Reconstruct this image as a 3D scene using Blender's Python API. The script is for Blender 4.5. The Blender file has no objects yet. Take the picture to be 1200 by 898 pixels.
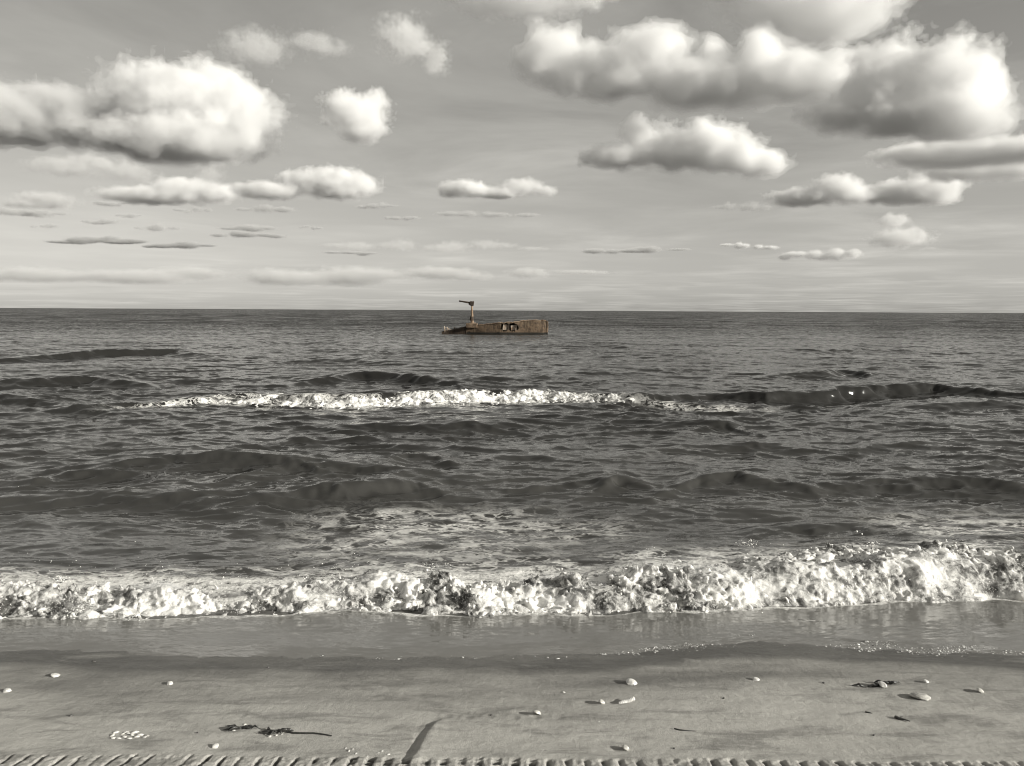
import bpy, math, random
import numpy as np
import openvdb
from mathutils import Matrix, Vector, Euler

random.seed(7)
rng = np.random.default_rng(11)
scn = bpy.context.scene
R = math.radians

# ------------------------------------------------------------------ camera
PW, PH, FPX = 1200.0, 898.0, 942.0
EYE = 1.85                                   # metres above mean sea level
PITCH, ROLL = math.atan(85.0 / FPX), R(0.29)
cam_data = bpy.data.cameras.new('camera')
cam_data.sensor_width = 36.0
cam_data.lens = 36.0 * FPX / PW
cam_data.clip_start = 0.05
cam_data.clip_end = 120000.0
camera = bpy.data.objects.new('camera', cam_data)
scn.collection.objects.link(camera)
CAM_M = Matrix.Translation((0, 0, EYE)) @ Matrix.Rotation(math.pi / 2 - PITCH, 4, 'X') @ Matrix.Rotation(ROLL, 4, 'Z')
camera.matrix_world = CAM_M
scn.camera = camera

# ------------------------------------------------------------------ sky and sun
SUN_EL, SUN_AZ = R(19.0), R(114.0)           # azimuth clockwise from +Y, the way the camera looks
SEPIA = (1.0, 0.974, 0.900, 1.0)             # the photograph is toned: one warm grey for all light
world = bpy.data.worlds.new('World')
scn.world = world
world.use_nodes = True
wn, wl = world.node_tree.nodes, world.node_tree.links
wn.clear()
w_out = wn.new('ShaderNodeOutputWorld')
w_bg = wn.new('ShaderNodeBackground')
w_bg.inputs['Strength'].default_value = 0.088
w_sky = wn.new('ShaderNodeTexSky')
w_sky.sky_type = 'NISHITA'
w_sky.sun_disc = False
w_sky.sun_elevation = SUN_EL
w_sky.sun_rotation = SUN_AZ
w_sky.air_density = 1.0
w_sky.dust_density = 0.6
w_sky.ozone_density = 1.0
w_bw = wn.new('ShaderNodeRGBToBW')
wl.new(w_sky.outputs[0], w_bw.inputs[0])
# thin, far veils of cloud: a flat layer overhead seen in perspective
w_tc = wn.new('ShaderNodeTexCoord')
w_sep = wn.new('ShaderNodeSeparateXYZ')
wl.new(w_tc.outputs['Generated'], w_sep.inputs[0])


def wmath(op, a, b=None, clamp=False):
    n = wn.new('ShaderNodeMath')
    n.operation = op
    n.use_clamp = clamp
    for i, v in enumerate((a, b)):
        if v is None:
            continue
        if isinstance(v, (int, float)):
            n.inputs[i].default_value = v
        else:
            wl.new(v, n.inputs[i])
    return n.outputs[0]


w_zz = wmath('ADD', wmath('MAXIMUM', w_sep.outputs['Z'], 0.0), 0.028)
w_cx = wmath('DIVIDE', w_sep.outputs['X'], w_zz)
w_cy = wmath('DIVIDE', w_sep.outputs['Y'], w_zz)
w_cmb = wn.new('ShaderNodeCombineXYZ')
wl.new(w_cx, w_cmb.inputs[0])
wl.new(w_cy, w_cmb.inputs[1])
w_n1 = wn.new('ShaderNodeTexNoise')
w_n1.inputs['Scale'].default_value = 0.62
w_n1.inputs['Detail'].default_value = 7.0
w_n1.inputs['Roughness'].default_value = 0.58
w_n1.inputs['Distortion'].default_value = 0.4
wl.new(w_cmb.outputs[0], w_n1.inputs['Vector'])
w_veil = wn.new('ShaderNodeMapRange')
w_veil.inputs['From Min'].default_value = 0.38
w_veil.inputs['From Max'].default_value = 0.72
w_veil.inputs['To Min'].default_value = 0.0
w_veil.inputs['To Max'].default_value = 0.55
wl.new(w_n1.outputs['Fac'], w_veil.inputs['Value'])
w_n2 = wn.new('ShaderNodeTexNoise')
w_n2.inputs['Scale'].default_value = 0.33
w_n2.inputs['Detail'].default_value = 4.0
wl.new(w_cmb.outputs[0], w_n2.inputs['Vector'])
w_shade = wn.new('ShaderNodeMapRange')
w_shade.inputs['From Min'].default_value = 0.40
w_shade.inputs['From Max'].default_value = 0.62
w_shade.inputs['To Min'].default_value = 4.6
w_shade.inputs['To Max'].default_value = 7.4
wl.new(w_n2.outputs['Fac'], w_shade.inputs['Value'])
w_mix = wn.new('ShaderNodeMix')
w_mix.data_type = 'FLOAT'
wl.new(w_veil.outputs[0], w_mix.inputs[0])
wl.new(wmath('MULTIPLY', wmath('POWER', w_bw.outputs[0], 0.82), 1.24), w_mix.inputs[2])
wl.new(w_shade.outputs[0], w_mix.inputs[3])
w_tint = wn.new('ShaderNodeMix')
w_tint.data_type = 'RGBA'
w_tint.blend_type = 'MULTIPLY'
w_tint.inputs[0].default_value = 1.0
wl.new(w_mix.outputs[0], w_tint.inputs[6])
w_tint.inputs[7].default_value = SEPIA
wl.new(w_tint.outputs[2], w_bg.inputs['Color'])
wl.new(w_bg.outputs[0], w_out.inputs['Surface'])

sun_data = bpy.data.lights.new('sun', 'SUN')
sun_data.energy = 5.0
sun_data.angle = R(0.53)
sun_data.color = (1.0, 0.970, 0.890)
sun = bpy.data.objects.new('sun', sun_data)
scn.collection.objects.link(sun)
SUN_DIR = Vector((math.cos(SUN_EL) * math.sin(SUN_AZ), math.cos(SUN_EL) * math.cos(SUN_AZ), math.sin(SUN_EL)))
sun.rotation_euler = SUN_DIR.to_track_quat('Z', 'Y').to_euler()

scn.view_settings.view_transform = 'Standard'
scn.view_settings.look = 'None'
scn.view_settings.gamma = 1.0
scn.view_settings.use_curve_mapping = False
scn.view_settings.exposure = 0.31
scn.render.engine = 'CYCLES'
scn.cycles.max_bounces = 14
scn.cycles.diffuse_bounces = 4
scn.cycles.glossy_bounces = 4
scn.cycles.volume_bounces = 12
scn.cycles.transparent_max_bounces = 24
scn.cycles.use_denoising = True
scn.cycles.filter_width = 1.05

# ------------------------------------------------------------------ helpers
def cam_ray(px, py):
    """World direction through a point of the photograph (1200 x 898)."""
    d = CAM_M.to_3x3() @ Vector(((px - PW / 2) / FPX, -(py - PH / 2) / FPX, -1.0))
    return d.normalized()


_tab = np.random.default_rng(3).permutation(4096).astype(np.int32)
_grad = np.random.default_rng(4).normal(size=(4096, 3)).astype(np.float32)
_grad /= np.linalg.norm(_grad, axis=1)[:, None]


def perlin(x, y, z, seed=0):
    """Gradient noise, about -0.8..0.8, on flat float arrays."""
    x = np.asarray(x, np.float32); y = np.asarray(y, np.float32); z = np.asarray(z, np.float32)
    x, y, z = np.broadcast_arrays(x, y, z)
    shp = x.shape
    x, y, z = x.ravel(), y.ravel(), z.ravel()
    out = np.empty(x.shape, np.float32)
    for s in range(0, len(x), 1 << 19):
        e = s + (1 << 19)
        px, py, pz = x[s:e], y[s:e], z[s:e]
        ix = np.floor(px).astype(np.int32); iy = np.floor(py).astype(np.int32); iz = np.floor(pz).astype(np.int32)
        fx = px - ix; fy = py - iy; fz = pz - iz
        ux = fx * fx * fx * (fx * (fx * 6 - 15) + 10)
        uy = fy * fy * fy * (fy * (fy * 6 - 15) + 10)
        uz = fz * fz * fz * (fz * (fz * 6 - 15) + 10)
        res = 0
        for dx in (0, 1):
            wx = ux if dx else 1 - ux
            hx = _tab[(ix + dx + seed * 131) & 4095]
            for dy in (0, 1):
                wy = uy if dy else 1 - uy
                hy = _tab[(hx + iy + dy) & 4095]
                for dz in (0, 1):
                    wz = uz if dz else 1 - uz
                    g = _grad[_tab[(hy + iz + dz) & 4095]]
                    res = res + wx * wy * wz * (g[:, 0] * (fx - dx) + g[:, 1] * (fy - dy) + g[:, 2] * (fz - dz))
        out[s:e] = res * 1.6
    return out.reshape(shp)


def fbm(x, y, z, octaves, seed=0, gain=0.5, lac=2.03):
    t, a = 0.0, 1.0
    for o in range(octaves):
        f = lac ** o
        t = t + a * perlin(x * f, y * f, z * f, seed + o * 7)
        a *= gain
    return t


def sstep(a, b, x):
    t = np.clip((x - a) / (b - a), 0, 1)
    return t * t * (3 - 2 * t)


def mesh_object(name, verts, faces, mat, parent=None, smooth=True, loc=None):
    me = bpy.data.meshes.new(name)
    verts = np.asarray(verts, np.float32)
    if isinstance(faces, np.ndarray):
        n, k = faces.shape
        me.vertices.add(len(verts)); me.vertices.foreach_set('co', verts.ravel())
        me.loops.add(n * k); me.loops.foreach_set('vertex_index', faces.astype(np.int32).ravel())
        me.polygons.add(n); me.polygons.foreach_set('loop_start', np.arange(0, n * k, k, dtype=np.int32))
        me.update(calc_edges=True)
        me.validate()
    else:
        me.from_pydata(verts.tolist(), [], [list(f) for f in faces])
        me.update()
    if smooth:
        me.polygons.foreach_set('use_smooth', np.ones(len(me.polygons), bool))
    me.materials.append(mat)
    ob = bpy.data.objects.new(name, me)
    scn.collection.objects.link(ob)
    if parent is not None:
        ob.parent = parent
    if loc is not None:
        ob.location = loc
    return ob


def tag(o, label=None, category=None, group=None, kind=None):
    if label: o['label'] = label
    if category: o['category'] = category
    if group: o['group'] = group
    if kind: o['kind'] = kind
    return o


def iso_mesh(field, origin, voxel):
    """Quad mesh of the zero level of a float array (positive inside)."""
    g = openvdb.FloatGrid(background=-1.0)
    g.copyFromArray(np.ascontiguousarray(field, dtype=np.float32))
    pts, quads = g.convertToQuads(isovalue=0.0)
    pts = pts * np.asarray(voxel, np.float32) + np.asarray(origin, np.float32)
    return pts, quads[:, ::-1]


class Nodes:
    """Small helper that strings shader nodes together."""
    def __init__(self, name):
        self.mat = bpy.data.materials.new(name)
        self.mat.use_nodes = True
        self.t = self.mat.node_tree
        self.t.nodes.clear()
        self.out = self.t.nodes.new('ShaderNodeOutputMaterial')

    def new(self, kind, props=None, **inputs):
        n = self.t.nodes.new(kind)
        for k, v in (props or {}).items():
            setattr(n, k, v)
        for k, v in inputs.items():
            self.put(n, k.replace('_', ' '), v)
        return n

    def put(self, n, key, v):
        s = n.inputs[key]
        if isinstance(v, bpy.types.NodeSocket):
            self.t.links.new(v, s)
        else:
            s.default_value = v

    def math(self, op, a, b=0.0, clamp=False):
        n = self.t.nodes.new('ShaderNodeMath')
        n.operation = op
        n.use_clamp = clamp
        self.put(n, 0, a); self.put(n, 1, b)
        return n.outputs[0]

    def ramp(self, v, a, b, lo=0.0, hi=1.0):
        n = self.t.nodes.new('ShaderNodeMapRange')
        n.interpolation_type = 'SMOOTHSTEP'
        self.put(n, 'Value', v)
        for k, q in (('From Min', a), ('From Max', b), ('To Min', lo), ('To Max', hi)):
            self.put(n, k, q)
        return n.outputs[0]

    def noise(self, vec, scale, detail=4.0, rough=0.55, dist=0.0, out='Fac'):
        n = self.new('ShaderNodeTexNoise', Scale=scale, Detail=detail, Roughness=rough, Distortion=dist)
        if vec is not None:
            self.put(n, 'Vector', vec)
        return n.outputs[out]

    def mapping(self, vec, scale=(1, 1, 1), loc=(0, 0, 0)):
        n = self.new('ShaderNodeMapping', Scale=scale, Location=loc)
        self.put(n, 'Vector', vec)
        return n.outputs[0]

    def mix(self, f, a, b):
        n = self.t.nodes.new('ShaderNodeMix')
        n.data_type = 'RGBA'
        self.put(n, 0, f); self.put(n, 6, a); self.put(n, 7, b)
        return n.outputs[2]

    def surface(self, s):
        self.t.links.new(s, self.out.inputs['Surface'])
        return self.mat


def grey(v, warm=1.0):
    return (v, v * (1 - 0.022 * warm), v * (1 - 0.085 * warm), 1.0)
# ------------------------------------------------------------------ clouds
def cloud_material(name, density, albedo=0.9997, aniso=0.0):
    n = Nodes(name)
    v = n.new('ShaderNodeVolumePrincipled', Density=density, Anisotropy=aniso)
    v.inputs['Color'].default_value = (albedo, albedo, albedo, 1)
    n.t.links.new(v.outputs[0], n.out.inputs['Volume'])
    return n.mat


CLOUD_GROUP = 'cumulus clouds over the sea'


def make_cloud(label, puffs, base_row, density, rough=1.0, flat=True, altitude=780.0, seed=1, res=78, depth=1.0, dist=None, albedo=0.9997):
    """puffs: (px, py, rx, ry) in the photograph; the cloud stands where its flat base meets the cloud level."""
    cx = sum(p[0] for p in puffs) / len(puffs)
    d0 = cam_ray(cx, base_row)
    if dist is None:
        dist = min((altitude - EYE) / d0.z, 15000.0)
    base_z = EYE + d0.z * dist
    m = dist / FPX * math.hypot(1, 0)
    hd = Vector((d0.x, d0.y, 0)).normalized()
    dep0 = dist * Vector((d0.x, d0.y)).length
    side = Vector((hd.y, -hd.x, 0))
    el = []
    for i, (px, py, rx, ry) in enumerate(puffs):
        d = cam_ray(px, py)
        off = random.uniform(-0.25, 0.25) * rx * m
        k = (dep0 + off) / (d.x * hd.x + d.y * hd.y)
        el.append((Vector((0, 0, EYE)) + d * k, rx * m, ry * m, 0.75 * (rx + ry) * 0.5 * m * depth + 0.25 * rx * m))
    # local frame: u across, v away, w up
    o = el[0][0].copy()
    P = [((e[0] - o).dot(side), (e[0] - o).dot(hd), e[0].z - o.z, e[1], e[3], e[2]) for e in el]
    lo = [min(p[i] - 1.45 * p[3 + i] for p in P) for i in range(3)]
    hi = [max(p[i] + 1.45 * p[3 + i] for p in P) for i in range(3)]
    vox = max((hi[0] - lo[0]) / res, (hi[1] - lo[1]) / res, (hi[2] - lo[2]) / res)
    vox = min(vox, min(p[5] for p in P) / 3.0)
    vox = max(vox, (hi[0] - lo[0]) / (1.92 * res))
    vxs = (vox, vox, min(vox, (hi[2] - lo[2]) / 24.0))
    n = [int((hi[i] - lo[i]) / vxs[i]) + 3 for i in range(3)]
    g = [lo[i] + vxs[i] * np.arange(n[i], dtype=np.float32) for i in range(3)]
    U, V, Wd = np.meshgrid(*g, indexing='ij')
    f = np.zeros(U.shape, np.float32)
    for (a, b, c, ra, rb, rc) in P:
        q = 1.0 - np.sqrt(((U - a) / ra) ** 2 + ((V - b) / rb) ** 2 + ((Wd - c) / rc) ** 2)
        f += np.exp(np.clip(q, -3, 1) * 6.0)
    f = np.log(f + 1e-9) / 6.0
    r0 = np.mean([p[5] for p in P])
    s1, s2 = 1.0 / (1.1 * r0), 1.0 / (0.42 * r0)
    up = np.clip((Wd - (base_z - o.z)) / (1.0 * r0), 0.12, 1.0)
    up = up[(f > -0.75) & (f < 1.1)]
    bandm = (f > -0.75) & (f < 1.1)
    u_, v_, w_ = U[bandm], V[bandm], Wd[bandm]
    nz = 0.45 * perlin(u_ * s1, v_ * s1, w_ * s1 * 1.2, seed)
    b1 = np.abs(perlin(u_ * s2, v_ * s2, w_ * s2, seed + 3))
    b2 = np.abs(perlin(u_ * s2 * 2.3, v_ * s2 * 2.3, w_ * s2 * 2.3, seed + 5))
    b3 = perlin(u_ * s2 * 5.1, v_ * s2 * 5.1, w_ * s2 * 5.1, seed + 8)
    fb = f[bandm] + rough * (nz + up * (0.55 * (b1 - 0.25) + 0.30 * (b2 - 0.25)) + 0.035 * b3)
    if flat:
        bz = base_z - o.z + 0.10 * r0 * perlin(u_ * s1 * 1.7, v_ * s1 * 1.7, 0 * u_, seed + 20)
        fb = np.minimum(fb, (w_ - bz + 0.12 * r0) / (1.1 * r0))
    wb = 0.30 * perlin(u_ * s2 * 1.3, v_ * s2 * 1.3, w_ * s2 * 2.0, seed + 31) + 0.08 * perlin(u_ * s2 * 3.1, v_ * s2 * 3.1, w_ * s2 * 4.0, seed + 37)
    f[:] = np.where(f >= 1.1, 1.0, -1.0)
    f[bandm] = fb
    wisp = np.zeros_like(f)
    wisp[bandm] = wb
    # a cloud thins out towards its edge: three nested bodies of vapour, each denser than the one around it
    root = bpy.data.objects.new('cloud', None)
    scn.collection.objects.link(root)
    root.location = (o.x, o.y, base_z)
    root.empty_display_size = r0
    ext = 0.42 * density / max(r0, 1.0)                 # optical thickness scales with the cloud's own size
    for part, level, share, wk in (('core', 0.30, 0.52, 0.3), ('body', 0.10, 0.32, 0.55), ('fringe', -0.10, 0.16, 0.75)):
        h = f - level + wk * rough * wisp
        h[0], h[-1] = -1, -1
        h[:, 0], h[:, -1] = -1, -1
        h[:, :, 0], h[:, :, -1] = -1, -1
        pts, quads = iso_mesh(h, (lo[0], lo[1], lo[2]), vxs)
        if len(pts) < 8:
            continue
        wx = pts[:, :1] * np.array(side)[None, :] + pts[:, 1:2] * np.array(hd)[None, :] + pts[:, 2:3] * np.array((0, 0, 1.0))[None, :]
        wx[:, 2] -= base_z - o.z
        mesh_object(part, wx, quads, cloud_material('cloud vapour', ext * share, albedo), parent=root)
    return tag(root, label, 'cloud', CLOUD_GROUP)


def sliver(x0, x1, y, ry, n, seed):
    """Puffs of a thin ragged strip of cloud."""
    r_ = random.Random(seed)
    out = []
    for k in range(n):
        t = (k + r_.uniform(0.1, 0.9)) / n
        out.append((x0 + (x1 - x0) * t, y + r_.uniform(-0.5, 0.3) * ry, (x1 - x0) / n * r_.uniform(0.45, 0.95), ry * r_.uniform(0.45, 1.1) * (1.1 - abs(2 * t - 1) ** 2 * 0.6)))
    return out


CLOUDS = [
    ('large domed white cloud with grey underside on the left of the sky',
     [(225, 120, 70, 36), (172, 118, 28, 22), (272, 132, 36, 32), (213, 94, 34, 15), (205, 166, 84, 18), (296, 148, 18, 20)], 190, 6.0, 1.0),
    ('long shadowed grey cloud running off the left edge of the sky',
     [(95, 138, 66, 24), (25, 140, 60, 22), (-60, 138, 90, 28), (48, 112, 18, 9), (10, 110, 24, 10), (140, 148, 50, 22)], 168, 4.5, 0.9),
    ('small lone knobbly white cloud right of the large domed cloud',
     [(418, 138, 33, 22), (438, 121, 16, 14), (400, 124, 20, 15), (425, 152, 22, 12)], 166, 5.0, 0.8),
    ('low flat grey cloud with pale top below the domed cloud',
     [(215, 222, 34, 12), (175, 230, 48, 8), (255, 226, 24, 10)], 238, 4.0, 0.8),
    ('low white flat-based cloud with dark left end',
     [(392, 215, 42, 16), (345, 209, 16, 9), (312, 224, 36, 9), (425, 219, 16, 10)], 234, 5.0, 0.8),
    ('low small white cloud above the wreck, left of a paler one',
     [(545, 221, 24, 9), (525, 223, 12, 8), (566, 225, 16, 6), (585, 229, 22, 4)], 232, 4.0, 0.7),
    ('faint low pale cloud above and right of the wreck',
     [(612, 219, 24, 9), (590, 226, 20, 6), (640, 224, 14, 6)], 232, 2.0, 0.8),
    ('torn wispy pale cloud high near the top centre',
     [(472, 42, 26, 20), (486, 55, 22, 14), (512, 70, 14, 16)], 100, 1.5, 1.3),
    ('thin faint veil of cloud high left of centre',
     [(300, 55, 34, 16), (370, 50, 30, 10), (395, 58, 20, 8)], 100, 0.8, 1.3),
    ('long bank of joined grey and white puffs across upper right sky',
     [(648, 66, 42, 32), (700, 80, 48, 28), (765, 56, 40, 26), (720, 95, 50, 18), (838, 62, 22, 18), (893, 62, 30, 24), (890, 92, 60, 26), (820, 100, 60, 24), (950, 88, 40, 26), (990, 112, 40, 20), (1000, 78, 26, 18)], 122, 5.0, 0.9),
    ('tallest brilliant white cumulus tower at the far right of the bank',
     [(1040, 80, 36, 32), (1085, 108, 44, 34), (1112, 85, 34, 32), (1142, 105, 28, 42), (1125, 142, 44, 22), (1055, 132, 58, 20), (1008, 112, 28, 24), (985, 134, 36, 14)], 168, 6.5, 1.0),
    ('bright white cloud cut off by the top edge of the photo',
     [(965, 8, 72, 34), (905, 2, 50, 24), (1010, -8, 40, 34), (940, -25, 70, 30)], 46, 4.0, 0.7),
    ('pale cloud touching the top edge above the centre',
     [(610, -4, 66, 18), (680, -8, 36, 14), (560, -8, 40, 16)], 18, 2.0, 0.9),
    ('middle white cloud of three knobs stepping down to the right',
     [(754, 160, 26, 21), (722, 184, 38, 13), (828, 170, 40, 26), (862, 182, 34, 20), (895, 192, 28, 15), (790, 180, 40, 16)], 206, 5.5, 0.9),
    ('low white puff with a grey left tail on the right',
     [(982, 220, 22, 14), (942, 231, 36, 9), (1000, 228, 20, 10)], 240, 4.5, 0.8),
    ('low long white cloud with dark left half at right',
     [(1068, 224, 36, 13), (1095, 224, 26, 14), (1034, 228, 30, 9)], 239, 5.0, 0.8),
    ('flat grey shelf of cloud under the tall white tower',
     [(1130, 182, 74, 11), (1215, 178, 60, 14), (1080, 178, 40, 8)], 192, 3.5, 0.7),
    ('pale flat cloud strip at the right edge below the shelf',
     [(1130, 200, 44, 10), (1185, 200, 36, 9)], 212, 2.2, 0.9),
    ('faint torn puffs low on the right above the sea',
     [(1055, 279, 30, 10), (1048, 258, 16, 7), (1088, 294, 10, 4)], 292, 1.2, 1.0),
    ('tiny flat bright cloud low between centre and right',
     sliver(848, 908, 289, 5, 5, 7), 293, 2.0, 0.6),
    ('thin flat low cloud right of the tiny bright one',
     sliver(915, 1010, 300, 6.5, 6, 8), 306, 2.0, 0.6),
    ('faint small grey cloud low at the far left',
     [(55, 235, 28, 8), (30, 240, 20, 5)], 244, 1.6, 0.9),
    ('thin dark sliver of cloud low on the left',
     sliver(66, 170, 283, 4, 6, 1), 287, 2.2, 0.6),
    ('thin dark sliver of cloud second from the left',
     sliver(160, 245, 288, 3.5, 5, 2), 292, 2.0, 0.6),
    ('short thin grey sliver of cloud third from the left',
     sliver(252, 330, 276, 4, 5, 3), 281, 1.6, 0.6),
    ('faint long pale streak of cloud low left of the wreck',
     sliver(385, 630, 290, 7, 9, 4), 298, 0.35, 1.0),
    ('faint dark sliver of cloud low right of the wreck',
     sliver(686, 800, 294, 4, 6, 5), 298, 1.4, 0.6),
    ('pale smudge of cloud under the shadowed cloud at far left',
     [(75, 196, 34, 9), (110, 190, 26, 8), (150, 202, 26, 10)], 208, 0.9, 1.2),
    ('faint upright wisp between the dome and the low grey cloud',
     [(244, 206, 14, 14), (252, 190, 10, 8)], 222, 0.8, 1.2),
    ('faint grey smear just below the small cloud above the wreck',
     sliver(520, 620, 251, 5, 5, 11), 258, 0.8, 1.1),
    ('faint grey smear left of the low white puff on the right',
     sliver(838, 910, 243, 5, 5, 12), 248, 0.9, 1.1),
    ('faint grey sliver low at the left edge',
     sliver(-30, 60, 250, 4, 5, 13), 254, 0.9, 1.1),
    ('long low grey band of cloud along the horizon on the left',
     sliver(-160, 700, 324, 10, 16, 6), 334, 0.9, 1.0),
]
SPECIAL = {0: dict(dist=4150.0, albedo=0.992), 1: dict(dist=4420.0, albedo=0.87), 9: dict(dist=4050.0), 10: dict(dist=3600.0), 11: dict(dist=4600.0, flat=False), 12: dict(dist=4200.0, flat=False), 16: dict(dist=4300.0), 21: dict(albedo=0.9), 22: dict(albedo=0.72), 23: dict(albedo=0.72), 24: dict(albedo=0.75), 26: dict(albedo=0.78), 27: dict(albedo=0.99), 29: dict(albedo=0.8), 30: dict(albedo=0.8), 31: dict(albedo=0.78), 32: dict(albedo=0.90)}  # lower albedo puts the shade of the grey clouds into their vapour colour
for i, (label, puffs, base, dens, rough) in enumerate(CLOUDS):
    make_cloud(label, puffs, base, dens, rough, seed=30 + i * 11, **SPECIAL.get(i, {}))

for i, (px, py, w, h) in enumerate(((52, 265, 16, 3), (150, 253, 14, 3), (117, 261, 22, 3.5), (185, 267, 24, 4), (292, 268, 30, 4), (365, 267, 14, 3), (55, 252, 18, 3.5), (310, 246, 30, 4), (412, 297, 30, 3), (12, 249, 24, 4),
                                    (225, 247, 20, 3.5), (470, 256, 18, 3), (130, 240, 20, 4), (440, 242, 22, 3))):
    make_cloud('tiny faint dark cloud fleck low in the left sky', sliver(px - w, px + w, py, h, 4, 40 + i), py + h, 1.1, 1.1, seed=700 + 9 * i, res=40, albedo=0.80)  # low albedo: the flecks' shade is put into the vapour colour
# ------------------------------------------------------------------ ground and sea shapes
SAND0, SLOPE = 0.30, 0.115


def sand_plane(y):
    return SAND0 - SLOPE * (y - 2.6)


def on_sand(px, py):
    d = cam_ray(px, py)
    k = (SAND0 + SLOPE * 2.6 - EYE) / (d.z + SLOPE * d.y)
    return Vector((0, 0, EYE)) + d * k


def on_level(px, py, z=0.0):
    d = cam_ray(px, py)
    return Vector((0, 0, EYE)) + d * ((z - EYE) / d.z)


def curve_from(points, z=None):
    """y as a function of x along a line read off the photograph."""
    P = [on_sand(*p) if z is None else on_level(p[0], p[1], z) for p in points]
    xs = np.array([p.x for p in P]); ys = np.array([p.y for p in P])
    k = np.argsort(xs)
    xs, ys = xs[k], ys[k]

    def f(x):
        t = np.interp(x, xs, ys)
        e = 0.12 * (xs[-1] - xs[0]) / len(xs)
        return (np.interp(x - 2 * e, xs, ys) + 2 * np.interp(x - e, xs, ys) + 2 * t + 2 * np.interp(x + e, xs, ys) + np.interp(x + 2 * e, xs, ys)) / 8.0
    return f


swash_edge = curve_from([(-300, 768), (0, 771), (60, 771), (130, 776), (300, 779), (450, 779), (560, 778), (700, 775), (800, 768), (870, 762),
                         (920, 761), (1000, 768), (1100, 774), (1200, 777), (1500, 775)])
front_edge = curve_from([(-300, 731), (0, 730), (100, 728), (200, 728), (300, 722), (370, 717), (420, 718), (480, 724), (600, 720), (700, 722), (800, 716),
                         (880, 710), (950, 708), (1050, 702), (1150, 697), (1200, 697), (1500, 694)], 0.07)


def edge_y(x):
    return swash_edge(x) + 0.022 * perlin(x * 2.6, 0 * x, 0 * x + 1.5, 61) + 0.008 * perlin(x * 11, 0 * x, 0 * x, 62)


def front_y(x):
    return front_edge(x) + 0.07 * perlin(x * 1.9, 0 * x, 0 * x + 3.1, 63) + 0.035 * perlin(x * 6.0, 0 * x, 0 * x + 0.7, 64)


# wave crests read off the photograph: (points along the crest line), height, reach in metres
def crest(points, amp, wid):
    P = [on_level(a, b, amp * 0.9) for a, b in points]
    near = min(1.0, 0.72 + 0.28 * max(0.0, (P[0].y - 8.0) / 8.0))
    return (np.array([p.x for p in P]), np.array([p.y for p in P]), amp * near, wid * near)


CRESTS = [
    crest([(880, 626), (930, 621), (985, 620), (1040, 624), (1085, 628)], 0.10, 0.45),
    crest([(290, 578), (340, 572), (400, 569), (450, 564), (490, 563), (520, 570)], 0.17, 0.50),
    crest([(-60, 588), (30, 583), (120, 580), (200, 584), (270, 590)], 0.10, 0.45),
    crest([(690, 575), (730, 566), (760, 572)], 0.11, 0.35),
    crest([(770, 570), (810, 557), (850, 554), (900, 558), (950, 566)], 0.18, 0.50),
    crest([(930, 570), (1000, 564), (1080, 560), (1150, 562), (1230, 560)], 0.14, 0.50),
    crest([(40, 552), (110, 541), (190, 533), (260, 531), (330, 536), (400, 540), (470, 545)], 0.20, 0.62),
    crest([(440, 543), (480, 536), (510, 538), (540, 545)], 0.11, 0.45),
    crest([(290, 522), (340, 515), (400, 512), (450, 516)], 0.10, 0.5),
    crest([(380, 503), (450, 499), (540, 500), (640, 498)], 0.10, 0.6),
    crest([(800, 506), (850, 499), (890, 508)], 0.10, 0.5),
    crest([(740, 535), (800, 527), (880, 524), (1000, 526)], 0.08, 0.5),
    crest([(960, 530), (1100, 518), (1220, 520)], 0.06, 0.5),
    crest([(140, 470), (200, 463), (260, 459), (330, 460), (420, 462), (520, 459), (620, 456), (700, 458), (760, 462), (830, 466)], 0.26, 0.70),
    crest([(690, 466), (760, 461), (830, 458), (900, 461), (960, 457), (1030, 452), (1090, 450), (1150, 453), (1220, 457), (1290, 462)], 0.25, 0.60),
    crest([(-80, 466), (0, 464), (60, 467)], 0.20, 0.7),
    crest([(340, 446), (390, 440), (430, 438), (480, 442), (530, 447)], 0.22, 0.9),
    crest([(540, 448), (620, 445), (680, 446)], 0.12, 1.0),
    crest([(-60, 449), (60, 446), (120, 442), (165, 448)], 0.22, 1.0),
    crest([(-80, 421), (0, 417), (80, 413), (150, 410), (200, 408), (245, 412)], 0.28, 1.4),
    crest([(290, 424), (350, 420), (420, 420), (480, 424)], 0.16, 1.5),
    crest([(920, 437), (980, 431), (1030, 435)], 0.22, 1.2),
    crest([(640, 440), (700, 437), (760, 441)], 0.10, 1.2),
    crest([(10, 388), (30, 384), (55, 386)], 0.30, 2.5),
    crest([(240, 381), (290, 379), (330, 381)], 0.22, 3.5),
    crest([(930, 412), (1010, 408), (1090, 411)], 0.15, 2.0),
    crest([(1050, 478), (1130, 473), (1220, 474)], 0.12, 0.9),
    crest([(0, 486), (60, 480), (140, 484), (230, 482)], 0.08, 0.7),
]


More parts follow.
